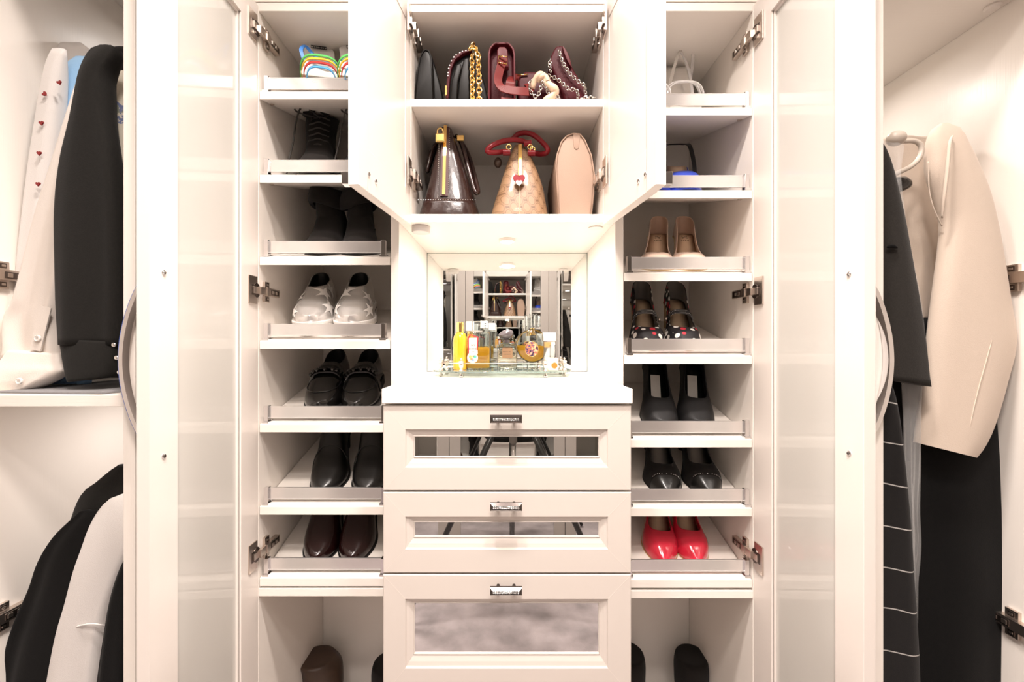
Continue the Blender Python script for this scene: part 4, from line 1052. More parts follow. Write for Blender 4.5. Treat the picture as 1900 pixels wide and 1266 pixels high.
LBu = Last(0.255, 0.088, heel=0.030, tv=0.5, tp=(2.0, 1.9), H=[(0, .05), (.12, .065), (.3, .085), (.45, .085), (.6, .066), (.8, .046), (1, .022)], spring=0.003, heel_w=0.72, waist=0.80)
def b_burg(t):
    y0 = 0.19
    obj('upper', boot_skin(LBu, [(0, y0 - .01, .045, .029, .048), (0, y0 - .012, .080, .035, .056), (0, y0 - .004, .11, .037, .052), (0, y0, .137, .039, .050)]), M['l_burg'], t, remesh=(0.0035, 5))
    obj('outsole', sole(LBu, 0.006, grow=1.05, add=0.001), M['sole_black'], t, bevel=0.001)
    obj('heel', heel_block(LBu, .012, .24, .85), M['sole_black'], t, smooth=True, autosm=50)
pair(b_burg, 'L', 6, 0.255, (588, 626), (653, 688), 'dark burgundy polished boot on the lowest tilted shelf, left of the pair', 'dark burgundy polished boot on the lowest tilted shelf, right of the pair', 'burgundy boots', 'boot', 'boot')
# suede boots with folded collars
LSu = Last(0.25, 0.092, heel=0.055, tv=0.5, tp=(2.1, 1.9), H=[(0, .05), (.12, .065), (.3, .082), (.45, .080), (.6, .062), (.8, .044), (1, .020)], spring=0.003, heel_w=0.72, waist=0.80)
def b_suede(t):
    y0 = 0.165
    obj('upper', boot_skin(LSu, [(0, y0 + .02, .06, .030, .05), (0, y0 + .006, .088, .034, .054), (-.002, y0, .108, .031, .048), (0.0, y0, .128, .031, .046)]), M['l_suede'], t, remesh=(0.0035, 6))
    bm = B(); n = 30; rings = []
    for z, k in ((.112, 1.02), (.106, 1.16), (.112, 1.33), (.126, 1.36), (.144, 1.16), (.158, 0.98), (.162, .85), (.145, .82), (.120, .80)):
        ring = []
        for q in range(n):
            a = 2 * PI * q / n; wob = 1 + 0.07 * math.sin(2 * a + 0.6) + 0.04 * math.sin(3 * a + 1)
            ring.append((0.036 * k * wob * math.cos(a), y0 + 0.046 * k * wob * math.sin(a), z + 0.010 * math.sin(a + 3.6) + 0.005 * math.sin(2 * a)))
        rings.append(ring)
    loft(bm, rings, cap=(False, False)); obj('collar', bm, M['l_suede'], t, smooth=True, sub=1)
    obj('outsole', sole(LSu, 0.005, grow=1.04, add=0.001), M['sole_black'], t, bevel=0.001)
    obj('heel', heel_block(LSu, .012, .24, .8), M['sole_black'], t, smooth=True, autosm=50)
pair(b_suede, 'L', 2, 0.25, (592, 632), (668, 678), 'black suede ankle boot with folded collar, left of the pair', 'black suede ankle boot with folded collar, right of the pair', 'black suede boots', 'boot', 'boot')
# lace-up boots
LC = Last(0.25, 0.092, heel=0.03, plat=0.006, tv=0.5, tp=(2.2, 2.1), H=[(0, .05), (.12, .065), (.3, .090), (.45, .088), (.6, .066), (.8, .048), (1, .026)], spring=0.003, heel_w=0.74, waist=0.82)
def b_lace(t):
    y0 = 0.185
    rows = [(0, y0 - .005, .045, .030, .05), (0, y0 - .015, .080, .036, .056), (0.002, y0 - .006, .108, .037, .050), (0.006, y0, .138, .040, .048), (0.012, y0 + .004, .160, .042, .046)]
    u = obj('upper', boot_skin(LC, rows), M['l_suede'], t, remesh=(0.0035, 4))
    obj('outsole', sole(LC, 0.010, grow=1.06, add=0.002), M['sole_black'], t, bevel=0.0015)
    obj('heel', heel_block(LC, .012, .24, .9), M['sole_black'], t, smooth=True, autosm=50)
    rr = interp_rows(rows, 60)
    def front(z, dx): 
        r = min(rr, key=lambda q: abs(q[2] - z)); x = r[0] + dx; k = max(0, 1 - (dx / r[3]) ** 2)
        return Vector((x, r[1] - r[4] * math.sqrt(k) - 0.0035, z))
    for z in (.082, .096, .110, .124, .138, .151):
        bm = B(); tube(bm, spline([front(z - .003, -.024), front(z, -.012), front(z + .003, 0) + Vector((0, -.002, 0)), front(z, .012), front(z - .003, .024)], 16), 0.0019, 8)
        obj('lace', bm, M['l_lace'], t, smooth=True)
    bm = B()
    tube(bm, spline([front(.152, 0), Vector((-.012, y0 - .075, .166)), Vector((-.030, y0 - .07, .178)), Vector((-.044, y0 - .07, .166)), Vector((-.034, y0 - .075, .155)), front(.152, -.006)], 40), 0.0021, 8)
    tube(bm, spline([front(.152, 0), Vector((-.025, y0 - .075, .168)), Vector((-.042, y0 - .09, .13)), Vector((-.050, y0 - .11, .085)), Vector((-.062, y0 - .12, .045)), Vector((-.072, y0 - .125, .008))], 40), 0.0021, 8)
    obj('bow_lace', bm, M['l_lace'], t, smooth=True)
    bm = B(); tube(bm, spline([Vector((-.022, y0 - .044, .150)), Vector((-.01, y0 - .062, .170)), Vector((.012, y0 - .056, .176)), Vector((.03, y0 - .04, .162))], 16), 0, flat=(0.012, 0.0022), up=(0, -1, .3))
    obj('tongue', bm, M['l_suede'], t, smooth=True, bevel=0.001)
pair(b_lace, 'L', 1, 0.25, (585, 611), (668, 690), 'black lace-up boot with loose laces on the second shelf, fully in view', 'black lace-up boot half hidden behind the open cupboard door', 'black lace-up boots', 'boot', 'boot', mirror=False)

# --- sandals
def strap(t, name, pts, hw, m, th=0.0011, up=(0, 0, 1), n=24, parent=None):
    bm = B(); tube(bm, spline(pts, n), 0, flat=(hw, th), up=up)
    return obj(name, bm, m, t) if parent is None else sub_obj(name, bm, m, parent)
LW_ = Last(0.24, 0.088, heel=0.125, plat=0.02, tv=0.5, tp=(2.3, 2.1), heel_w=0.72, waist=0.80, H=[(0, .05), (.3, .06), (.6, .05), (.8, .042), (1, .02)])
RAIN = [('green', (0.10, 0.50, 0.12)), ('yellow', (0.85, 0.62, 0.05)), ('red', (0.60, 0.04, 0.04)), ('blue', (0.10, 0.40, 0.75))]
RM = {n: leather(n + '_strap', c, 0.45) for n, c in RAIN}; RM['violet'] = leather('violet_strap', (0.22, 0.12, 0.45), 0.45); RM['cobalt'] = leather('bright_blue_strap', (0.06, 0.26, 0.75), 0.45)
LRa = Last(0.205, 0.086, heel=0.012, plat=0.018, tv=0.5, tp=(2.3, 2.1), heel_w=0.78, waist=0.84, H=[(0, .05), (.3, .06), (.6, .05), (.8, .042), (1, .02)])
def b_rain(t):
    LW_ = LRa
    obj('wedge', sole(LW_, flat=True, grow=1.02), M['cork'], t, bevel=0.001)
    fb = obj('footbed', sole(LW_, th=0.004, grow=1.05, top=0.004), M['l_white'], t, bevel=0.0015)
    for k, (n, c) in enumerate(RAIN):
        obj('rainbow_strap', band(LW_, 0.79 + 0.042 * k, 0.77 + 0.042 * k, 0.010, off=0.004 - 0.0015 * k, lift=0.002), RM[n], t, smooth=True, autosm=40)
    y = lambda q: (1 - q) * LW_.L
    z0 = LW_.zb(0.25) + 0.004
    strap(t, 'ankle_strap', [(-0.036, y(.56), z0 + .004), (-0.040, y(.46), z0 + .018), (-0.030, y(.38), z0 + .022), (-0.018, y(.44), z0 + .014), (-.004, y(.54), z0 + .010), (.015, y(.60), z0 + .012), (.036, y(.58), z0 + .006)], 0.004, RM['cobalt'])
    bm = B(); zl = LW_.zb(0.16) + 0.0092                          # rectangular badge on the footbed
    tube(bm, [(-.018, y(.10), LW_.zb(.10) + .0088), (.018, y(.10), LW_.zb(.10) + .0088), (.018, y(.17), LW_.zb(.17) + .0088), (-.018, y(.17), LW_.zb(.17) + .0088)], 0.0011, 6, closed=True)
    for k in range(7): bx(bm, -.013 + k * .004, -.0105 + k * .004, y(.15), y(.12), LW_.zb(.13) + .0084, LW_.zb(.13) + .0094)
    sub_obj('badge', bm, M['l_black'], fb)
pair(b_rain, 'L', 0, 0.205, (601, 608), (668, 668), 'white wedge sandal with rainbow straps on the top left shelf', 'white wedge sandal with a blue strap half behind the open cupboard door', 'rainbow strap sandals', 'sandal', 'sandal', pitch=0.63)
def b_clear(t):
    obj('wedge', sole(LW_, flat=True, grow=1.0), M['l_white'], t, bevel=0.001)
    obj('footbed', sole(LW_, th=0.004, grow=1.03, top=0.004), M['l_silver'], t, bevel=0.0015)
    for k in range(2): obj('vamp_strap', band(LW_, 0.62 + 0.13 * k, 0.66 + 0.13 * k, 0.012, off=0.004, lift=0.008), M['clearvinyl'], t, smooth=True, autosm=40)
    y = lambda q: (1 - q) * LW_.L; z = lambda q: LW_.zb(q) + .004
    strap(t, 'ankle_strap', [(-0.03, y(.40), z(.40)), (-0.036, y(.3), z(.3) + .035), (-0.022, y(.16), z(.16) + .062), (0.0, y(.08), z(.08) + .066), (.022, y(.16), z(.16) + .062), (.036, y(.3), z(.3) + .035), (.03, y(.40), z(.40))], 0.004, M['clearvinyl'])
    strap(t, 'cross_strap', [(-.033, y(.62), z(.62)), (-.02, y(.5), z(.5) + .05), (.005, y(.34), z(.34) + .062), (.034, y(.22), z(.22) + .05)], 0.004, M['clearvinyl'])
    strap(t, 'cross_strap', [(.033, y(.62), z(.62)), (.02, y(.5), z(.5) + .05), (-.005, y(.34), z(.34) + .062), (-.034, y(.22), z(.22) + .05)], 0.004, M['l_silver'])
pair(b_clear, 'R', 0, 0.24, (1216, 1180), (1276, 1236), 'clear strappy wedge sandal half behind the open cupboard door, top right shelf', 'clear strappy wedge sandal on the top right shelf, fully in view', 'clear sandals', 'sandal', 'sandal')
LBl = Last(0.235, 0.086, heel=0.07, plat=0.003, tv=0.66, c0=0.2, tp=(2.1, 1.9), heel_w=0.68, H=[(0, .03), (.3, .03), (.5, .040), (.7, .048), (.85, .040), (1, .018)])
def b_sling(t):
    obj('upper', upper(LBl, a=0.55, cfun=lambda q: 0.25 + 0.75 * sstep((q - .55) / .15) if q < .70 else 1.0), [M['l_blue'], M['l_nudein']], t, smooth=True, solid=(0.0018, 1), fix=False)
    obj('insole', insole(LBl), M['l_nudein'], t, smooth=True)
    obj('outsole', sole(LBl, 0.004, grow=1.05), M['l_blue'], t, bevel=0.0008)
    obj('heel', heel_block(LBl, .012, .2, .6), M['l_blue'], t, smooth=True, autosm=50)
    y = lambda q: (1 - q) * LBl.L; z = lambda q: LBl.zb(q)
    P_ = [(-0.036, y(.56), z(.56) + .01), (-0.037, y(.42), z(.42) + .03), (-0.032, y(.2), z(.2) + .052), (-0.022, y(.05), z(.05) + .060), (0.0, y(-.01), z(.0) + .062), (.022, y(.05), z(.05) + .060), (.032, y(.2), z(.2) + .052), (.037, y(.42), z(.42) + .03), (.036, y(.56), z(.56) + .01)]
    sb = strap(t, 'sling_strap', P_, 0.005, M['l_black'], up=None, n=40)
    bm = B(); bx(bm, .030, .039, y(.22) - .006, y(.22) + .006, z(.2) + .046, z(.2) + .057); sub_obj('strap_keeper', bm, M['l_blue'], sb, bevel=0.001)
pair(b_sling, 'R', 1, 0.235, (1219, 1190), (1277, 1241), 'cobalt blue slingback mostly hidden behind the open cupboard door', 'cobalt blue slingback with a black strap, beside the right wall', 'blue slingbacks', 'sandal', 'sandal')

# --- boots on the bottom boards
LBr = Last(0.26, 0.095, heel=0.02, tv=0.5, tp=(2.1, 2.0), H=[(0, .05), (.12, .065), (.3, .088), (.45, .088), (.6, .066), (.8, .048), (1, .024)], heel_w=0.74, waist=0.8)
def tall_boot(t, h, m, rx=0.045, lean=0.0, flop=0.0):
    y0 = 0.19
    obj('upper', boot_skin(LBr, [(0, y0 - .01, .05, .032, .05), (0, y0 - .012, .09, .036, .056), (lean * .3, y0 - .004, .14, .038, .052), (lean * .6, y0, h * .65, rx, .052), (lean, y0, h * .88, rx * 1.05, .052), (lean + flop * .5, y0, h, rx * .95, .05)]), m, t, remesh=(0.0045, 4))
    obj('outsole', sole(LBr, 0.008, grow=1.05, add=0.001), M['sole_black'], t, bevel=0.001)
    obj('heel', heel_block(LBr, .012, .24, .9), M['sole_black'], t, smooth=True, autosm=50)
t = shoe('brown boot with a slouched top in the bottom left compartment', 'L', 0.1045, 596, 610, 0.26, 'boot', 'boots at the bottom', 1.02, 0, 'boot')
tall_boot(t, 0.25, M['l_brown'], 0.052, -0.012, -0.03)
t = shoe('black boot half behind the drawers in the bottom left compartment', 'L', 0.1045, 712, 722, 0.26, 'boot', 'boots at the bottom', 1.02, 0, 'boot'); tall_boot(t, 0.222, M['l_suede'])
t = shoe('black boot half behind the drawers in the bottom right compartment', 'R', 0.1045, 1178, 1164, 0.26, 'boot', 'boots at the bottom', 1.02, 0, 'boot'); tall_boot(t, 0.25, M['l_suede'])
t = shoe('black boot in the bottom right compartment, top rounded and fully in view', 'R', 0.1045, 1290, 1280, 0.26, 'boot', 'boots at the bottom', 1.02, 0, 'boot'); tall_boot(t, 0.25, M['l_suede'], 0.046)
# ------------------------------------------------------------------ handbags
M['b_black'] = leather('black_box_leather', (0.006, 0.0052, 0.0046), 0.42, 0.0, spec=0.18)
M['b_wine'] = leather('burgundy_box_leather', (0.085, 0.009, 0.013), 0.42, 0.0, spec=0.2)
M['b_wine_d'] = leather('burgundy_calf_leather', (0.055, 0.0065, 0.010), 0.5, spec=0.2, b=((300, 300, 300), 0.4))
M['b_winered'] = leather('brick_red_strap_leather', (0.13, 0.014, 0.013), 0.42, 0.0, spec=0.2)
M['b_patent'] = leather('dark_plum_patent_leather', (0.024, 0.011, 0.009), 0.24, 0.1, spec=0.4, b=((70, 70, 70), 0.7))
M['b_taupe'] = leather('taupe_nude_leather', (0.35, 0.24, 0.18), 0.55, spec=0.3, b=((600, 600, 600), 0.25))
M['b_red'] = leather('red_handle_leather', (0.25, 0.008, 0.016), 0.36, 0.1)
M['b_edge'] = leather('dark_edge_paint', (0.035, 0.008, 0.010), 0.4)
# tan canvas with rows of interlocking rounded c shapes
m = leather('tan_signature_canvas', (0.4, 0.26, 0.15), 0.5, 0.05); g = N(m)
x, y, z, v = g.xyz()
u_ = g.m('ADD', x, g.m('MULTIPLY', y, 0.8))
def ovals(ox, oz):
    a = g.m('SUBTRACT', g.m('FRACT', g.m('ADD', g.m('DIVIDE', u_, 0.030), ox)), 0.5)
    b = g.m('SUBTRACT', g.m('FRACT', g.m('ADD', g.m('DIVIDE', z, 0.036), oz)), 0.5)
    return g.m('SQRT', g.m('ADD', g.m('POWER', g.m('MULTIPLY', a, 1.25), 2), g.m('POWER', b, 2)))
d1, d2 = ovals(0, 0), ovals(0.5, 0.5)
ring = lambda d: g.m('MULTIPLY', g.m('GREATER_THAN', d, 0.33), g.m('LESS_THAN', d, 0.44))
fill = g.m('MAXIMUM', g.m('LESS_THAN', d1, 0.30), g.m('LESS_THAN', d2, 0.30))
c_ = g.mix(fill, (0.125, 0.062, 0.028), (0.27, 0.16, 0.088))
g.out(g.mix(g.m('MAXIMUM', ring(d1), ring(d2)), c_, (0.235, 0.135, 0.072))); M['b_canvas'] = m

ZT1 = Z(183) + 0.0006; ZT2 = ZN + 0.0188
def ext(name, poly, d0, deep, m, parent, bevel=0.004, smooth_n=0, sub=False, lean=0.0, taper=1.0, close=True):
    pts = [at(px, py, d0) for px, py in poly]
    if smooth_n: pts = spline(pts, smooth_n, closed=True)
    zmin = min(p.z for p in pts); cx = sum(p.x for p in pts) / len(pts)
    for p in pts: p.y += lean * (p.z - zmin)
    back = [Vector((cx + (p.x - cx) * taper, p.y + deep, p.z)) for p in pts]
    bm = B(); loft(bm, [pts, back])
    return (sub_obj if sub else obj)(name, bm, m, parent, bevel=bevel, seg=3, smooth=True, autosm=42)
def link_mesh(r, w, stretch, name, m):
    bm = B(); rings = []; n = 18
    for k in range(n):
        a = 2 * PI * k / n; c = Vector((r * math.cos(a), 0, r * stretch * math.sin(a))); tw = 0.35 * math.sin(2 * a)
        o = Vector((math.cos(a), 0, math.sin(a)))
        rings.append([c + o * w * math.cos(2 * PI * q / 8) + Vector((0, 1, 0)) * w * math.sin(2 * PI * q / 8) + Vector((0, tw * w, 0)) for q in range(8)])
    loft(bm, rings, wrap=True); bmesh.ops.recalc_face_normals(bm, faces=bm.faces)
    me = bpy.data.meshes.new(name); bm.to_mesh(me); bm.free(); me.materials.append(m)
    for p in me.polygons: p.use_smooth = True
    return me
def walk(pts, step):
    pts = [Vector(p) for p in pts]; out = [(pts[0], (pts[1] - pts[0]).normalized())]; acc = 0.0
    for a, b in zip(pts, pts[1:]):
        L = (b - a).length; t = step - acc
        while t <= L:
            out.append((a + (b - a) * (t / L), (b - a).normalized())); t += step
        acc = (L - (t - step))
    return out
def chain(parent, pts, me, step, name='chain_link', joined=None):
    """separate links sharing one mesh; joined: one mesh of all the (tiny) links"""
    bmj = B() if joined else None
    for i, (p, tg) in enumerate(walk(pts, step)):
        R = tg.to_track_quat('Z', 'Y').to_matrix().to_4x4()
        Mx = Matrix.Translation(p) @ R @ Matrix.Rotation(PI / 2 * (i % 2) + 0.5, 4, 'Z')
        if joined:
            b2 = B(); b2.from_mesh(me); b2.transform(Mx); tmp = bpy.data.meshes.new('tmp'); b2.to_mesh(tmp); b2.free(); bmj.from_mesh(tmp); bpy.data.meshes.remove(tmp)
        else:
            o = bpy.data.objects.new(name, me); COL.objects.link(o); o.parent = parent
            o.matrix_local = Matrix.Translation(-Vector(parent['base'])) @ Mx if parent.get('world_mesh') else Mx
    if joined:
        o = obj(joined, bmj, me.materials[0], parent, smooth=True); return o
SILV = link_mesh(0.0034, 0.0011, 1.35, 'chain_link', M['steel'])
GOLDL = link_mesh(0.0056, 0.0021, 1.25, 'chain_link', M['gold'])

# --- upper bag shelf
DB = 0.988; yb = 633 - (ZT1 - ZC) * FPX / DB
t = thing('handbag', 'black smooth leather bag standing at the left end of the upper bag shelf', 'bag', (X(792, DB), 0.12, ZT1), 'handbags on the upper shelf')
ext('front_panel', [(764, yb), (768, 175), (774, 125), (779, 103), (784, 93), (790, 89.5), (797, 93), (801, 104), (803, 130), (805, yb)], DB, 0.02, M['b_black'], t, 0.003)
ext('body', [(768, yb), (773, 160), (781, 108), (788, 94), (799, 97), (806, 118), (815, 150), (825, yb)], DB + 0.022, 0.19, M['b_black'], t, 0.005)
bm = B(); tube(bm, [at(a, b, DB - .001) for a, b in ((770, 183), (774, 140), (779, 108), (785, 95.5), (790, 92.5), (796, 95.5), (800, 107), (801.5, 135), (803, 184))], 0.0016, 8); obj('piping', bm, M['b_black'], t, smooth=True)
bm = B(); bx(bm, -.226 + .012, -.200 + .0, 0.03, 0.05, ZT1, ZT1 + .10); bm.free()

t = thing('handbag', 'black saddle bag with stitched flap and thick gold chain', 'bag', (X(866, DB), 0.12, ZT1), 'handbags on the upper shelf')
bd = ext('body', [(828, yb), (831, 150), (836, 120), (846, 103), (860, 96), (875, 94), (886, 108), (893, 130), (900, 155), (909, yb)], DB + 0.006, 0.19, M['b_black'], t, 0.006)
ext('flap', [(827, 182), (829, 150), (832, 125), (841, 105), (858, 93.5), (875, 91), (876, 94), (860, 99), (845, 110), (837, 128), (834, 152), (832, 182)], DB - 0.004, 0.16, M['b_wine_d'], t, 0.0015)
ext('gusset', [(834, yb), (838, 150), (846, 120), (854, 116), (857, 125), (850, 150), (847, yb)], DB - 0.004, 0.012, M['b_black'], t, 0.003)
ext('front_pocket', [(848, yb), (852, 150), (858, 118), (861, 108), (870, 106), (871, 150), (872, yb)], DB - 0.002, 0.012, M['b_black'], t, 0.003)
bm = B()
for k in range(11):
    f = k / 10; p = spline([at(831, 143, DB - .006), at(833, 125, DB - .006), at(842, 106, DB - .006), at(858, 95.5, DB - .006), at(872, 93, DB - .006)], 40)[int(2 + f * 36)]
    sphere(bm, p, 0.0012, (1.4, .6, 1.4), 6, 4)
obj('stitching', bm, M['l_white'], t)
bm = B(); p = at(827.5, 168, DB - .006); bx(bm, p.x - .002, p.x + .003, p.y - .002, p.y + .004, p.z - .011, p.z + .011); obj('clasp', bm, M['gold'], t, bevel=0.0008)
chain(t, [at(877, 196, DB - .014), at(876.5, 150, DB - .012), at(876, 112, DB - .008), at(876, 100, DB - .006)], GOLDL, 0.0108)
chain(t, [at(874, 90, DB - .004), at(878, 84.5, DB), at(884, 93, DB - .008), at(888, 106, DB - .012), at(889, 150, DB - .012), at(889.5, 196, DB - .014)], GOLDL, 0.0108)

t = thing('handbag', 'burgundy box bag with rounded top and gold buckle on the upper shelf', 'bag', (X(931, DB), 0.12, ZT1), 'handbags on the upper shelf')
ext('body', [(908, yb), (908, 100), (912, 88), (922, 83), (940, 83), (949, 89), (953, 100), (954, yb)], DB + 0.012, 0.18, M['b_wine_d'], t, 0.006)
for q in (((905.5, yb), (905.5, 100), (908, 88), (915, 80), (926, 77.5), (926, 80.5), (917, 83), (911, 90), (909, 101), (909, yb)), ((957, yb), (956, 100), (953.5, 89), (946, 80), (936, 77.5), (936, 80.5), (944, 83), (950, 91), (952.5, 102), (953, yb))):
    ext('side_panel', q, DB - 0.004, 0.20, M['b_wine'], t, 0.0012)
ext('top_edge', [(914, 82), (920, 78), (942, 78), (948, 82), (942, 81.5), (920, 81.5)], DB - 0.004, 0.19, M['b_wine'], t, 0.0008)
st = ext('strap_tab', [(921.5, 124), (922.5, 92), (926, 86.5), (937, 86.5), (941.5, 92), (944, 124)], DB - 0.010, 0.016, M['b_wine'], t, 0.002)
bm = B(); tube(bm, [at(a, b, DB - .0185) for a, b in ((925, 104.5), (941, 105.5), (940, 119.5), (925.5, 116.5))], 0.0018, 8, closed=True); obj('buckle', bm, M['gold'], t, smooth=True)
bm = B(); tube(bm, spline([at(933, 108, DB - .012), at(930, 122, DB - .014), at(926, 135, DB - .016), at(924, 150, DB - .018), at(930, 162, DB - .022), at(945, 167, DB - .022), at(962, 169, DB - .020), at(981, 170, DB - .014)], 40), 0, flat=(0.0098, 0.0012), up=(0.35, -1, 0.1))
obj('shoulder_strap', bm, M['b_winered'], t, bevel=0.0005)
bm = B(); tube(bm, spline([at(981, 170, DB - .010), at(984, 160, DB + .01), at(972, 150, DB + .03), at(955, 143, DB + .02), at(948, 150, DB - .002), at(946, 160, DB - .004)], 24), 0, flat=(0.0100, 0.0012), up=(0, -1, 0.2))
obj('strap_loop', bm, M['b_winered'], t)
ext('lower_panel', [(928, yb), (930, 178), (952, 182), (975, 186), (976, yb)], DB - 0.018, 0.01, M['b_winered'], t, 0.001)

t = thing('handbag', 'burgundy chain bag lying low behind the tan scarf on the upper shelf', 'bag', (X(1010, DB), 0.12, ZT1), 'handbags on the upper shelf')
ext('body', [(962, yb), (960, 150), (964, 137), (976, 131), (1000, 132), (1016, 138), (1036, 152), (1058, 170), (1072, yb)], DB + 0.02, 0.16, M['b_wine_d'], t, 0.008)
bm = B(); a, b = at(960, 140, DB + .017), at(979, 138, DB + .017); tube(bm, [a, b], 0.0016, 8); obj('zip', bm, M['gold'], t, smooth=True)
chain(t, spline([at(986, 150, DB - .004), at(982, 160, DB - .008), at(986, 172, DB - .01), at(996, 180, DB - .01), at(1002, 168, DB - .012), at(1008, 152, DB - .012), at(1014, 164, DB - .012), at(1018, 172, DB - .01), at(1030, 176, DB - .01), at(1040, 184, DB - .008)], 60), SILV, 0.0066, joined='wrapped_chain')
chain(t, spline([at(1004, 136, DB - .002), at(1016, 140, DB - .004), at(1032, 146, DB - .005), at(1046, 157, DB - .005), at(1056, 166, DB - .006), at(1068, 166, DB - .006), at(1072, 174, DB - .008), at(1072, 186, DB - .008)], 60), SILV, 0.0066, joined='chain_strap')
t = thing('scarf', 'tan silk scarf knotted around the silver chain on the upper shelf', 'scarf', (X(1010, DB), 0.02, ZT1))
M['scarf'] = cloth('tan_silk', (0.62, 0.44, 0.31), 0.35, 0.2, b=((60, 60, 60), 0.6), vary=0.25, vs=40)
bm = B()
tube(bm, spline([at(988, 166, DB - .002), at(991, 152, DB - .006), at(997, 143, DB - .01), at(1004, 140, DB - .008), at(1010, 146, DB - .006), at(1017, 158, DB - .008), at(1026, 164, DB - .01), at(1030, 172, DB - .008), at(1022, 181, DB - .006), at(1010, 188, DB - .004)], 44),
     [0.004 + 0.006 * abs(math.sin(PI * min(1, k / 44))) ** 0.7 + 0.0006 * math.sin(k * 0.8) for k in range(60)], 12)
obj('knot', bm, M['scarf'], t, smooth=True)
bm = B(); tube(bm, spline([at(998, 150, DB - .004), at(1005, 143, DB - .012), at(1012, 143, DB - .012), at(1016, 152, DB - .012)], 20), 0.007, 12); obj('fold', bm, M['scarf'], t, smooth=True)

t = thing('handbag', 'slouchy burgundy bag with silver chain at the right end of the upper shelf', 'bag', (X(1055, DB), 0.12, ZT1), 'handbags on the upper shelf')
ext('body', [(1046, 180), (1030, 140), (1020, 118), (1022, 104), (1030, 87), (1036, 84), (1043, 84), (1051, 92), (1058, 105), (1062, 122), (1072, 140), (1084, 158), (1090, 174), (1092, yb), (1060, yb)], DB + 0.008, 0.17, M['b_wine_d'], t, 0.012, smooth_n=60)
ext('fold', [(1044, 86), (1050, 92), (1057, 108), (1061, 124), (1056, 118), (1049, 104)], DB - 0.001, 0.02, M['b_wine'], t, 0.003, smooth_n=24)
chain(t, spline([at(1038, 96, DB - .002), at(1041, 108, DB - .003), at(1050, 126, DB - .003), at(1060, 140, DB - .003), at(1074, 152, DB - .004), at(1083, 158, DB - .005), at(1086, 170, DB - .006), at(1087, 188, DB - .008)], 60), SILV, 0.0066, joined='chain_strap')
chain(t, spline([at(1021, 112, DB), at(1020, 122, DB - .001), at(1022, 134, DB - .002)], 16), SILV, 0.0066, joined='side_chain')
chain(t, [at(1080, 182.5, DB - .016), at(1104, 180.5, DB - .016)], SILV, 0.0066, joined='loose_chain')

# --- lower bag shelf
DC_ = 0.985; yb2 = 633 - (ZT2 - ZC) * FPX / DC_
def bagloft(bm, rows, n=36, exp=0.45, nr=30):
    """rows: (py, xl, xr, front depth, length)"""
    pts = [(i, r) for i, r in enumerate(rows)]; rings = []
    for k in range(nr):
        py, xl, xr, d, L = hermite(pts, (len(rows) - 1) * k / (nr - 1))
        a, b = at(xl, py, d), at(xr, py, d); cx, hx = (a.x + b.x) / 2, (b.x - a.x) / 2; ring = []
        for q in range(n):
            an = 2 * PI * q / n; ca, sa = math.cos(an), math.sin(an)
            ring.append((cx + hx * math.copysign(abs(ca) ** exp, ca), d - DF + L / 2 + L / 2 * math.copysign(abs(sa) ** exp, sa), a.z))
        rings.append(ring)
    loft(bm, rings)
t = thing('handbag', 'dark plum patent bag with gold zip and padlock on the lower bag shelf', 'bag', (X(825, DC_), 0.14, ZT2), 'handbags on the lower shelf')
bm = B(); bagloft(bm, [(236, 820, 838, 1.035, .16), (250, 813, 843, 1.025, .19), (290, 800, 857, 1.01, .23), (343, 785, 875, .998, .26), (380, 773, 884, .990, .28), (398, 768, 887, .987, .29), (yb2, 768, 887, .987, .29)])
obj('body', bm, M['b_patent'], t, smooth=True)
bm = B(); bagloft(bm, [(369, 775, 883, .988, .285), (385, 769, 887, .984, .292), (398, 765, 889, .982, .298), (yb2, 766, 888, .983, .296)], nr=8)
obj('base_panel', bm, M['b_patent'], t, smooth=True)
def strip(bm, pts, hw, th, up=(0, -1, 0.2)): tube(bm, pts, 0, flat=(hw, th), up=up)
def on_patent(px, py): return at(px, py, float(np.interp(py, [236, 250, 290, 343, 380], [1.035, 1.025, 1.01, .998, .990])) - .002)
bm = B(); strip(bm, [on_patent(827 - (y - 236) * .025, y) for y in range(236, 372, 8)], 0.0092, 0.001); zb_ = obj('zip_tape', bm, leather('plum_tape', (0.06, 0.022, 0.024), 0.6), t)
bm = B(); strip(bm, [on_patent(826.5 - (y - 236) * .025, y) + Vector((0, -.0018, 0)) for y in range(234, 368, 8)], 0.0036, 0.0014); sub_obj('zip', bm, M['gold'], zb_)
bm = B()
for k in range(34):
    for xx in (815.5, 835):
        q = on_patent(xx - (k * 3.9) * .025, 238 + k * 3.9) + Vector((0, -.002, 0)); sphere(bm, q, 0.0009, (1, .5, 1.3), 6, 4)
for k in range(24): sphere(bm, at(776 + k * 4.6, 371, .984), 0.0009, (1.3, .5, 1), 6, 4)
obj('stitching', bm, M['steel'], t)
pk = at(817, 255, 1.008)
bm = B(); bx(bm, pk.x - .0115, pk.x + .0115, pk.y - .005, pk.y + .005, pk.z - .0135, pk.z + .0085)
lk = obj('padlock', bm, M['gold'], t, bevel=0.003, seg=3)
bm = B(); tube(bm, spline([(pk.x - .007, pk.y, pk.z + .007), (pk.x - .006, pk.y, pk.z + .018), (pk.x, pk.y, pk.z + .022), (pk.x + .006, pk.y, pk.z + .018), (pk.x + .007, pk.y, pk.z + .007)], 16), 0.0018, 10); sub_obj('shackle', bm, M['gold'], lk, smooth=True)
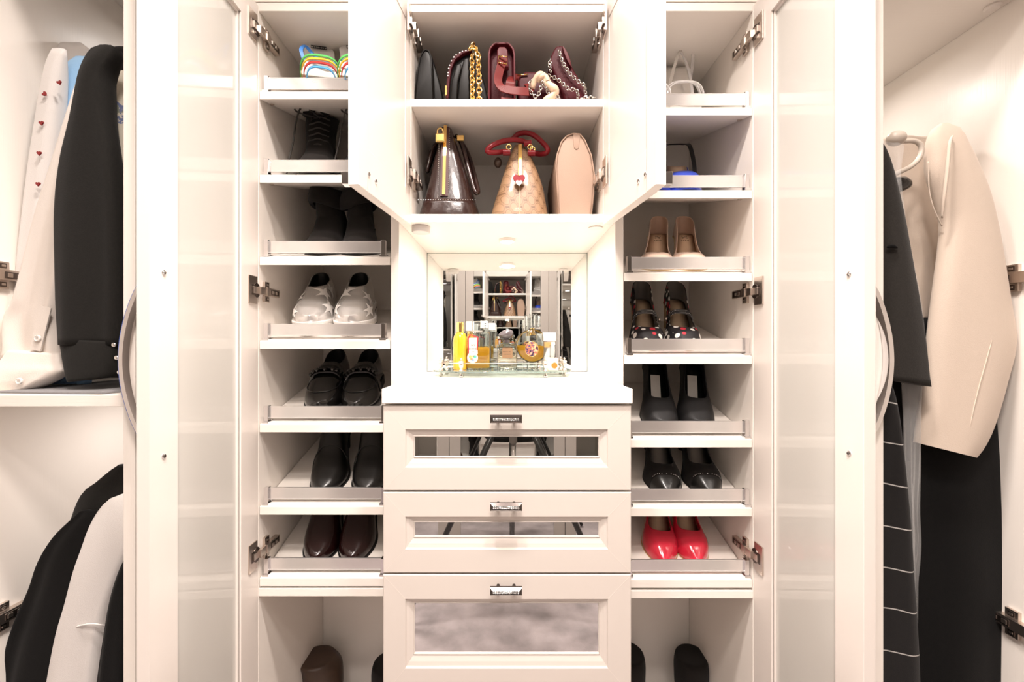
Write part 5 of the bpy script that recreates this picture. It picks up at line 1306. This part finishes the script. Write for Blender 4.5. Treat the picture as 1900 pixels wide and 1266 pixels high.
bm = B(); tube(bm, spline([at(846, 252, 1.06), at(854, 262, 1.055), at(862, 285, 1.045), at(871, 320, 1.03), at(880, 352, 1.02), at(885, 358, 1.02), at(886, 348, 1.04), at(870, 290, 1.09), at(852, 258, 1.12)], 40), 0.0055, 10); obj('handle', bm, M['b_patent'], t, smooth=True)
bm = B(); tube(bm, spline([at(814, 262, 1.07), at(804, 275, 1.06), at(796, 300, 1.05), at(793, 318, 1.05), at(800, 300, 1.09), at(812, 262, 1.13)], 30), 0.005, 10); obj('handle', bm, M['b_patent'], t, smooth=True)
bm = B(); bx(bm, *[*(sorted((at(847, 0, 1.05).x, at(861, 0, 1.05).x))), .092, .097, Z(262, 1.05), Z(251, 1.05)]); obj('handle_ring', bm, M['gold'], t, bevel=0.002)

t = thing('handbag', 'tan patterned canvas tote with red handles on the lower bag shelf', 'bag', (X(965, DC_), 0.14, ZT2), 'handbags on the lower shelf')
bm = B(); bagloft(bm, [(268, 953, 973, 1.045, .20), (282, 944, 987, 1.035, .22), (335, 925, 1011, 1.010, .25), (370, 913, 1019, .996, .27), (395, 906, 1024, .988, .285), (yb2, 905, 1025, .987, .285)])
obj('body', bm, M['b_canvas'], t, smooth=True)
def on_tote(px, py, o=0.002): return at(px, py, float(np.interp(py, [268, 282, 335, 370, 395], [1.045, 1.035, 1.010, .996, .988])) - o)
bm = B(); strip(bm, [on_tote(964.5, y) for y in (345, 360, 375, 390, 400)], 0.0012, 0.0015); obj('seam', bm, leather('canvas_seam', (0.42, 0.27, 0.15), .5), t)
bm = B(); strip(bm, [on_tote(965 + .0 * y, y, .004) for y in (268, 280, 295, 310, 326)], 0.0048, 0.0015); zp = obj('zip_pull', bm, M['gold'], t, bevel=0.0008)
hc = on_tote(963, 336, .012)
bm = B(); pts = heart_poly((963, 334), 12, hc.y + DF); plate(bm, pts, 0, 0.006); ch = sub_obj('heart_charm', bm, M['b_red'], zp, bevel=0.002)
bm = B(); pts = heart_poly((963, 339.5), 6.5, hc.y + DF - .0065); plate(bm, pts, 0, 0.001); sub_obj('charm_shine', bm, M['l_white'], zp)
for nm, pts in (('handle', [at(938, 281, 1.05), at(925, 283, 1.04), at(909, 283, 1.03), at(904, 279, 1.03), at(912, 271, 1.03), at(930, 263, 1.035), at(952, 259.5, 1.04), at(970, 262, 1.045), at(978, 267, 1.05)]),
                ('handle', [at(952, 257, 1.08), at(962, 249, 1.07), at(976, 246.5, 1.065), at(992, 252, 1.06), at(1008, 266, 1.05), at(1016, 277, 1.045), at(1013, 284, 1.05), at(1002, 286, 1.06), at(988, 284, 1.07)])):
    bm = B(); tube(bm, spline(pts, 40), 0.0062, 12); obj(nm, bm, M['b_red'], t, smooth=True)
for px, py in ((940, 283), (979, 266), (986, 284)):
    bm = B(); p = at(px, py, 1.035); lathe(bm, [(0.001, -.009), (0.0075, -.009), (0.0075, .009), (0.001, .009)], (p.x, p.y, p.z), 16, axis='x'); obj('handle_mount', bm, M['b_red'], t, smooth=True, autosm=40)
for px, py in ((944, 273), (984, 273), (988, 277)):
    bm = B(); p = at(px, py, 1.03); tube(bm, [(p.x + .006 * math.cos(a), p.y, p.z + .006 * math.sin(a)) for a in np.linspace(0, 2 * PI, 15)[:-1]], 0.0014, 8, closed=True); obj('handle_ring', bm, M['gold'], t, smooth=True)
bm = B(); p = at(924, 302, 1.06); sphere(bm, p, 0.010, (1, 1, 1.3)); obj('tassel', bm, M['l_brown'], t, smooth=True)

t = thing('handbag', 'plain taupe bag on end at the right of the lower bag shelf', 'bag', (X(1067, DC_), 0.14, ZT2), 'handbags on the lower shelf')
o = ext('body', [(1037, yb2), (1036, 395), (1033, 347), (1030.5, 310), (1033, 285), (1041, 262), (1051, 251), (1064, 247), (1076, 248), (1086, 259), (1098, 288), (1104, 326), (1102, 362), (1098, 395), (1097, yb2)], DC_ + 0.012, 0.20, M['b_taupe'], t, 0.007)
bm = B(); tube(bm, [at(a, b, DC_ + .011) for a, b in ((1037, 400), (1034, 347), (1031.5, 310), (1034, 286), (1042, 263), (1052, 252), (1064, 248), (1076, 249), (1085, 260), (1097, 288), (1103, 326), (1101, 362), (1097, 400))], 0.0017, 8); obj('piping', bm, M['b_taupe'], t, smooth=True)
ext('tab', [(1063, 247), (1077, 248), (1074, 274), (1071, 277), (1068, 277), (1065, 274)], DC_ + 0.0105, 0.003, M['b_taupe'], t, 0.0006)

# ------------------------------------------------------------------ perfume tray and bottles
ZG = ZCT + 0.0165              # top of the tray glass
TC = (X(932, 1.155), 1.155 - DF)
t = thing('perfume_tray', 'pale green glass tray on small metal feet with finials and a gallery rail', 'tray', (TC[0], TC[1], ZCT))
bm = B(); n = 40; ring = []
for k in range(n):
    a = 2 * PI * k / n; ca, sa = math.cos(a), math.sin(a)
    ring.append((TC[0] + 0.188 * math.copysign(abs(ca) ** .75, ca), TC[1] + 0.098 * math.copysign(abs(sa) ** .75, sa)))
loft(bm, [[(x, y, ZG - 0.0045) for x, y in ring], [(x, y, ZG) for x, y in ring]])
obj('tray_plate', bm, M['tray_glass'], t, bevel=0.0008)
FIN = [(856, 1.075), (1012, 1.075), (818, 1.115), (1047, 1.115), (829, 1.185), (1040, 1.185), (868, 1.235), (1000, 1.235)]
fp = []
for k, (px, d) in enumerate(FIN):
    x, y = X(px, d), d - DF; fp.append((x, y))
    bm = B(); lathe(bm, [(.0005, ZG + .034), (.002, ZG + .033), (.0028, ZG + .030), (.0014, ZG + .0275), (.006, ZG + .026), (.0072, ZG + .023), (.0058, ZG + .0205), (.007, ZG + .018), (.0052, ZG + .009), (.0026, ZG + .006), (.006, ZG + .002), (.0064, ZG + .0002), (.0005, ZG + .0001)], (x, y, 0), 16)
    fi = obj('finial', bm, M['nickel'], t, smooth=True, autosm=50)
    bm = B(); lathe(bm, [(.0005, ZG - .0047), (.0035, ZG - .0048), (.003, ZG - .007), (.0056, ZG - .0115), (.0052, ZCT + .002), (.003, ZCT + .0002), (.0005, ZCT + .0002)], (x, y, 0), 16)
    sub_obj('foot', bm, M['steel'], fi, smooth=True)
for a, b in ((0, 1), (0, 2), (1, 3), (2, 4), (3, 5), (4, 6), (5, 7), (6, 7)):
    bm = B(); tube(bm, [(*fp[a], ZG + .0195), (*fp[b], ZG + .0195)], 0.0014, 8); obj('gallery_rail', bm, M['nickel'], t, smooth=True)

M['liq_gold'] = mat('amber_perfume', (1.0, 0.58, 0.045), 0.1, trans=0.3, ior=1.1)
M['liq_solid'] = mat('amber_gold_lacquer', (0.85, 0.38, 0.02), 0.15, coat=0.4)
M['label'] = mat('white_paper_label', (0.60, 0.585, 0.565), 0.6)
M['brown_label'] = mat('brown_paper_label', (0.30, 0.17, 0.09), 0.5)
M['ink'] = mat('black_print', (0.02, 0.02, 0.02), 0.6)
M['ribbon'] = mat('red_ribbon', (0.50, 0.02, 0.03), 0.5)
M['stone'] = mat('smoky_stone', (0.085, 0.07, 0.075), 0.22, coat=0.5)
def text(bodytxt, size, c, m, parent, name='lettering', sub=True):
    cu = bpy.data.curves.new(name, 'FONT'); cu.body = bodytxt; cu.size = size; cu.align_x = 'CENTER'; cu.align_y = 'CENTER'; cu.extrude = 0.0001; cu.resolution_u = 2
    tmp = bpy.data.objects.new(name, cu); COL.objects.link(tmp)
    me = bpy.data.meshes.new_from_object(tmp.evaluated_get(bpy.context.evaluated_depsgraph_get()))
    bpy.data.objects.remove(tmp); me.name = name; me.materials.clear(); me.materials.append(m)
    me.transform(Matrix.Translation(c) @ Matrix.Rotation(PI / 2, 4, 'X'))
    o = bpy.data.objects.new(name, me); COL.objects.link(o); o.parent = parent; return o
def rbox(bm, cx, cy, hx, hy, z0, z1, e=0.35, n=28, rows=None, mi=0):
    rings = []
    for f, k in (rows or ((0, .9), (.03, 1), (.97, 1), (1, .92))):
        rings.append([(cx + hx * k * math.copysign(abs(math.cos(2*PI*q/n)) ** e, math.cos(2*PI*q/n)), cy + hy * k * math.copysign(abs(math.sin(2*PI*q/n)) ** e, math.sin(2*PI*q/n)), z0 + (z1 - z0) * f) for q in range(n)])
    loft(bm, rings, mi=mi)
ZB0 = ZG + 0.0004
def pz(py, d): return Z(py, d)
# tall gold bottle
d = 1.135; cx, cy = X(854, d), d - DF
t = thing('perfume_bottle', 'tall round shouldered amber bottle with gold cap at the left of the tray', 'bottle', (cx, cy, ZB0))
z1 = pz(617, d); bm = B(); r = 0.0190
lathe(bm, [(.0005, ZB0), (r * .95, ZB0), (r, ZB0 + .003), (r, z1 - .024), (r * .93, z1 - .012), (r * .7, z1 - .004), (.0095, z1), (.0005, z1)], (cx, cy, 0), 32); obj('body', bm, M['liq_solid'], t, smooth=True, autosm=50)
bm = B(); lathe(bm, [(.0005, z1 + .0002), (.0098, z1 + .0002), (.0098, pz(599, d) - .001), (.0088, pz(598, d)), (.0005, pz(598, d))], (cx, cy, 0), 24); obj('cap', bm, M['gold'], t, smooth=True, autosm=40)
# square bottle with tag and ribbon
d = 1.125; cx, cy = X(887, d), d - DF + .012
t = thing('perfume_bottle', 'square half full amber bottle with white tag and red ribbon, left on the tray', 'bottle', (cx, cy, ZB0))
zt_ = pz(617, d); zl = pz(645, d)
bm = B(); rbox(bm, cx, cy, .0335, .0135, ZB0, zt_); gb = obj('glass_body', bm, M['bottle_glass'], t, smooth=True, autosm=40)
bm = B(); rbox(bm, cx, cy, .0305, .0110, ZB0 + .004, zl); sub_obj('perfume', bm, M['liq_gold'], gb, smooth=True, autosm=40)
bm = B(); rbox(bm, cx - .001, cy, .0150, .0105, pz(614, d), pz(596, d), e=.3); obj('cap', bm, M['bottle_glass'], t, smooth=True, autosm=40)
bm = B(); rbox(bm, cx - .001, cy, .0120, .009, zt_ + .0002, pz(613.5, d)); obj('collar', bm, M['label'], t, smooth=True, autosm=40)
yl = cy - .0160
bm = B(); bx(bm, X(869, d), X(886.5, d), yl, yl + .0012, pz(657, d), pz(627, d)); lb = obj('tag', bm, M['label'], t)
bm = B(); yy = yl - .0006
for a, b in (((869, 627), (869.5, 656)), ((887, 626), (885.5, 650))): tube(bm, [Vector((X(a[0], d), yy, pz(a[1], d))), Vector((X(b[0], d), yy, pz(b[1], d)))], 0, flat=(.0013, .0005), up=(0, -1, 0))
tube(bm, spline([Vector((X(869, d), yy, pz(628, d))), Vector((X(874, d), yy - .004, pz(622, d))), Vector((X(880, d), yy - .003, pz(624, d))), Vector((X(887, d), yy, pz(626, d)))], 12), 0, flat=(.0013, .0005), up=(0, -1, 0.3))
obj('ribbon', bm, M['ribbon'], t)
text('N°5', 0.0062, Vector((X(878, d), yl - .0002, pz(641, d))), M['ink'], lb); text('CHANEL', 0.0062, Vector((X(878, d), yl - .0002, pz(647.5, d))), M['ink'], lb); text('PARIS', 0.0030, Vector((X(878, d), yl - .0002, pz(653, d))), M['ink'], lb)
bm = B(); lathe(bm, [(.0005, -yl + .0006), (.0145, -yl + .0006), (.0145, -yl - .0004), (.0005, -yl - .0004)], (X(877, d), 0, pz(664, d)), 24, axis='y'); rd = obj('round_tag', bm, M['label'], t)
for k, (c, ox, oz, s_) in enumerate((((.85, .42, .12), -.006, .003, .0042), ((.10, .48, .36), .0065, .003, .0044), ((.60, .30, .12), -.003, -.003, .0036), ((.85, .65, .20), .002, .004, .003), ((.25, .35, .55), .0015, -.006, .0032))):
    bm = B(); lathe(bm, [(.0003, .0006), (s_, .0006), (s_, 0), (.0003, 0)], (X(877, d) + ox, yl - .0008, pz(664, d) + oz), 5 + k, axis='y'); sub_obj('flower_print', bm, mat('print_colour', c, .5), rd)
# clear bottles behind
for px, d, hx, zt, zc, lab in ((898, 1.205, .014, 607, 596, 'tall clear bottle behind the square amber bottle, white cap'), (913, 1.215, .013, 611, 600, 'slim clear bottle beside the bottle with stone cap'), (872, 1.205, .016, 612, 597, 'clear bottle with square cap behind the tall gold cap')):
    cx, cy = X(px, d), d - DF
    t = thing('perfume_bottle', lab, 'bottle', (cx, cy, ZB0))
    bm = B(); rbox(bm, cx, cy, hx, .010, ZB0, pz(zt + 3, d)); obj('glass_body', bm, M['bottle_glass'], t, smooth=True, autosm=40)
    bm = B(); rbox(bm, cx, cy, hx * .75, .009, pz(zt + 2.6, d), pz(zc, d), e=.3); cp = obj('cap', bm, M['label'], t, smooth=True, autosm=40)
    if px == 898:
        bm = B()
        for k in range(3): bx(bm, cx + .002, cx + .006, cy - .0096, cy - .009, pz(600 + k * 4, d) - .0025, pz(600 + k * 4, d))
        sub_obj('lettering', bm, M['ink'], cp)
# bottle with brown label and stone stopper
d = 1.14; cx, cy = X(941, d), d - DF + .014
t = thing('perfume_bottle', 'clear square bottle with brown label and dark stone stopper', 'bottle', (cx, cy, ZB0))
bm = B(); rbox(bm, cx, cy, .0275, .0140, ZB0, pz(637, d), rows=((0, .92), (.04, 1), (.88, 1), (.96, .9), (1, .55))); obj('glass_body', bm, M['bottle_glass'], t, smooth=True, autosm=40)
bm = B(); rbox(bm, cx, cy, .0250, .0115, ZB0 + .006, pz(650, d)); obj('perfume', bm, mat('pale_perfume', (1.0, .92, .80), .02, trans=.9, ior=1.05), t, smooth=True)
bm = B(); bx(bm, X(932, d), X(951, d), cy - .0152, cy - .0142, pz(665, d), pz(645.5, d)); lb = obj('label', bm, M['brown_label'], t)
bm = B()
for zz, segs in ((pz(653, d), ((-11, -6), (-5, -3), (-2, 1), (3, 8))), (pz(657.5, d), ((-10, -8), (-7, -2), (-1, 4), (5, 8)))):
    for a, b in segs: bx(bm, X(941.5, d) + a * .0011, X(941.5, d) + b * .0011, cy - .0155, cy - .0151, zz - .0006, zz + .0006)
sub_obj('lettering', bm, M['ink'], lb)
bm = B(); lathe(bm, [(.0005, pz(637, d)), (.010, pz(637, d)), (.009, pz(631, d)), (.0005, pz(631, d))], (cx - .002, cy, 0), 20); obj('collar', bm, M['stone'], t, smooth=True, autosm=40)
bm = B(); sphere(bm, (cx - .004, cy, pz(620.5, d)), .0162, (1.28, .95, .86), 20, 14)
for v in bm.verts: v.co.z += 0.25 * (v.co.x - cx) if v.co.z > pz(620, d) else 0.0
obj('stopper', bm, M['stone'], t, smooth=True)
# round amber bottle with fan stopper
d = 1.16; cx, cy = X(988.5, d), d - DF + .012; zc = pz(642, d)
t = thing('perfume_bottle', 'large round amber bottle with oval picture and fluted clear stopper, right on the tray', 'bottle', (cx, cy, ZB0))
R_ = zc - pz(674, d)
def disc(bm, r, hy, zcut=None, n=36, z0=0.0):
    rings = []
    for k, (f, g_) in enumerate(((.86, -1), (.97, -.8), (1, -.4), (1, .4), (.97, .8), (.86, 1))):
        ring = []
        for q in range(n):
            a = 2 * PI * q / n; zz = zc + r * f * math.sin(a) * .985; zz = max(zz, ZB0 + z0)
            if zcut is not None: zz = min(zz, zcut)
            ring.append((cx + r * f * 0.96 * math.cos(a), cy + hy * g_, zz))
        rings.append(ring)
    loft(bm, rings)
bm = B(); disc(bm, R_, .0135); rbox(bm, cx, cy, .016, .011, ZB0, zc - R_ * .90, e=.6); gb = obj('glass_body', bm, M['bottle_glass'], t, smooth=True, autosm=50)
bm = B(); disc(bm, R_ * .93, .011, zcut=pz(642, d), z0=.003); sub_obj('perfume', bm, M['liq_gold'], gb, smooth=True, autosm=50)
m = mat('painted_oval_print', (.5, .2, .1), .4); g = N(m); nz = g.nt.nodes.new('ShaderNodeTexNoise'); nz.inputs['Scale'].default_value = 150; nz.inputs['Detail'].default_value = 1
xx_, yy_, zz_, v = g.xyz(); g.nt.links.new(v, nz.inputs['Vector']); cr = g.nt.nodes.new('ShaderNodeValToRGB'); g.nt.links.new(nz.outputs['Fac'], cr.inputs[0])
els = cr.color_ramp.elements; els[0].position = .36; els[0].color = (.03, .02, .035, 1); els[1].position = .64; els[1].color = (.75, .45, .30, 1)
for p_, c_ in ((.44, (.10, .09, .20)), (.50, (.50, .09, .07)), (.56, (.75, .25, .08))): e_ = els.new(p_); e_.color = (*c_, 1)
g.out(cr.outputs[0])
bm = B(); yo = cy - .0148; lathe(bm, [(.0004, .0006), (.0176, .0006), (.0180, 0), (.0004, 0)], (X(986.5, d), yo, pz(648, d)), 32, axis='y')
for v_ in bm.verts: v_.co.z = pz(648, d) + (v_.co.z - pz(648, d)) * 1.12
ov = obj('oval_picture', bm, m, t)
bm = B(); tube(bm, [(X(986.5, d) + .0182 * math.cos(a), yo - .0003, pz(648, d) + .0204 * math.sin(a)) for a in np.linspace(0, 2*PI, 37)[:-1]], .0009, 6, closed=True); sub_obj('gold_rim', bm, M['gold'], ov, smooth=True)
bm = B(); lathe(bm, [(.0005, pz(622, d)), (.0075, pz(622, d)), (.006, pz(616, d)), (.006, pz(609, d)), (.0005, pz(609, d))], (cx, cy, 0), 20); obj('neck', bm, M['gold'], t, smooth=True, autosm=40)
bm = B(); rings = []
for k in range(40):
    f = k / 39; u_ = (f - .5) * 2; xx = cx + u_ * .0215; fl = .0022 * math.cos(u_ * PI * 4.5); ht = (pz(582, d) - pz(610, d)); top = pz(582, d) - .006 * abs(u_) ** 3 - .003 * (1 - math.cos(u_ * PI * 4.5)) * .3
    bot = pz(611, d) + .010 * abs(u_) ** 2
    rings.append([(xx, cy - .006 - fl, bot), (xx, cy + .006 + fl, bot), (xx, cy + .005 + fl, top), (xx, cy - .005 - fl, top)])
loft(bm, rings); obj('stopper', bm, M['bottle_glass'], t, smooth=True, autosm=50)
# small bottles at the right
d = 1.15; cx, cy = X(1020, d), d - DF + .02
t = thing('perfume_bottle', 'small white capped bottle with tan band behind the orange dot bottle', 'bottle', (cx, cy, ZB0))
bm = B(); rbox(bm, cx, cy, .0165, .011, ZB0, pz(634, d)); obj('body', bm, M['label'], t, smooth=True, autosm=40)
bm = B(); rbox(bm, cx, cy, .0190, .012, pz(633.6, d), pz(617, d), e=.25); obj('cap', bm, M['label'], t, smooth=True, autosm=40)
bm = B(); bx(bm, cx - .014, cx + .004, cy - .0122, cy - .0112, pz(645, d), pz(635, d)); obj('band', bm, mat('tan_band', (.55, .28, .10), .5), t)
d = 1.10; cx, cy = X(1024, d), d - DF
t = thing('perfume_bottle', 'small bottle with an orange dot at the right front of the tray', 'bottle', (cx, cy, ZB0))
bm = B(); rbox(bm, cx, cy, .0160, .010, ZB0, pz(664, d)); obj('body', bm, mat('blush_glass', (.88, .74, .62), .15), t, smooth=True, autosm=40)
bm = B(); rbox(bm, cx + .002, cy, .0075, .007, pz(663.6, d), pz(640, d), e=.6); obj('cap', bm, M['bottle_glass'], t, smooth=True, autosm=40)
bm = B(); lathe(bm, [(.0004, .0008), (.0078, .0008), (.0078, 0), (.0004, 0)], (X(1028, d), cy - .0102, pz(678, d)), 20, axis='y'); obj('orange_dot', bm, mat('orange_lacquer', (.85, .16, .02), .4), t)

# ------------------------------------------------------------------ tripod, and a stand-in for the person, behind the viewpoint (seen in the drawer mirrors)
t = thing('tripod', 'black camera tripod standing on the carpet, seen in the drawer mirrors', 'tripod', (0, -0.93, 0))
TX = X(953, 1.6)
for k, a in enumerate((-0.30, PI + 0.30, -PI / 2)):
    bm = B(); c_, s_ = math.cos(a), math.sin(a); tube(bm, [(TX + .03 * c_, -.98 + .03 * s_, .99), (TX + .236 * c_, -.98 + .236 * s_, .56), (TX + .50 * c_, -.98 + .50 * s_, .01)], [.014, .0125, .010], 12); lg = obj('leg', bm, M['hanger_b'], t, smooth=True)
bm = B(); lathe(bm, [(.001, .985), (.04, .985), (.042, 1.02), (.02, 1.03), (.02, 1.06), (.001, 1.06)], (TX, -.98, 0), 20); obj('head', bm, M['hanger_b'], t, smooth=True, autosm=40)
bm = B(); tube(bm, [(TX, -.98, .985), (TX, -.98, .84)], .016, 14); obj('centre_column', bm, M['l_grey'], t, smooth=True)
bm = B(); tube(bm, [(TX, -.98, .84), (TX, -.98, .60)], .009, 12); obj('column_tube', bm, M['chrome'], t, smooth=True)
bm = B(); rings = []
for k in range(13):
    f = k / 12; w_ = .225 * (math.sin(PI * (0.5 - 0.42 * f)) ** .5); z_ = 1.02 - .215 * f
    rings.append([(TX + .0 + w_ * math.copysign(abs(math.cos(a)) ** .7, math.cos(a)), -1.19 + .06 * math.copysign(abs(math.sin(a)) ** .7, math.sin(a)), z_) for a in np.linspace(0, 2 * PI, 33)[:-1]])
bm2 = bm; loft(bm2, rings); b_ = thing('person_stand_in', 'black rounded stand-in for the person behind the tripod, seen in the top drawer mirror', 'bag', (TX, -1.14, .8)); obj('body', bm2, M['c_black'], b_, smooth=True)  # black shape added in place of the dark clothes behind the tripod
bm = B(); tube(bm, spline([(TX - .2, -1.19, 1.0), (TX - .1, -1.13, 1.05), (TX, -1.015, 1.045), (TX + .1, -1.13, 1.05), (TX + .2, -1.19, 1.0)], 24), 0, flat=(.012, .0015), up=(0, 0, 1)); obj('strap', bm, M['c_black'], b_)  # strap added to hold the stand-in up

# shelf pins etc. are parts of their cabinets; clean helper properties off the empties
for o in COL.objects:
    for k in ('world_mesh', 'base'):
        if k in o: del o[k]
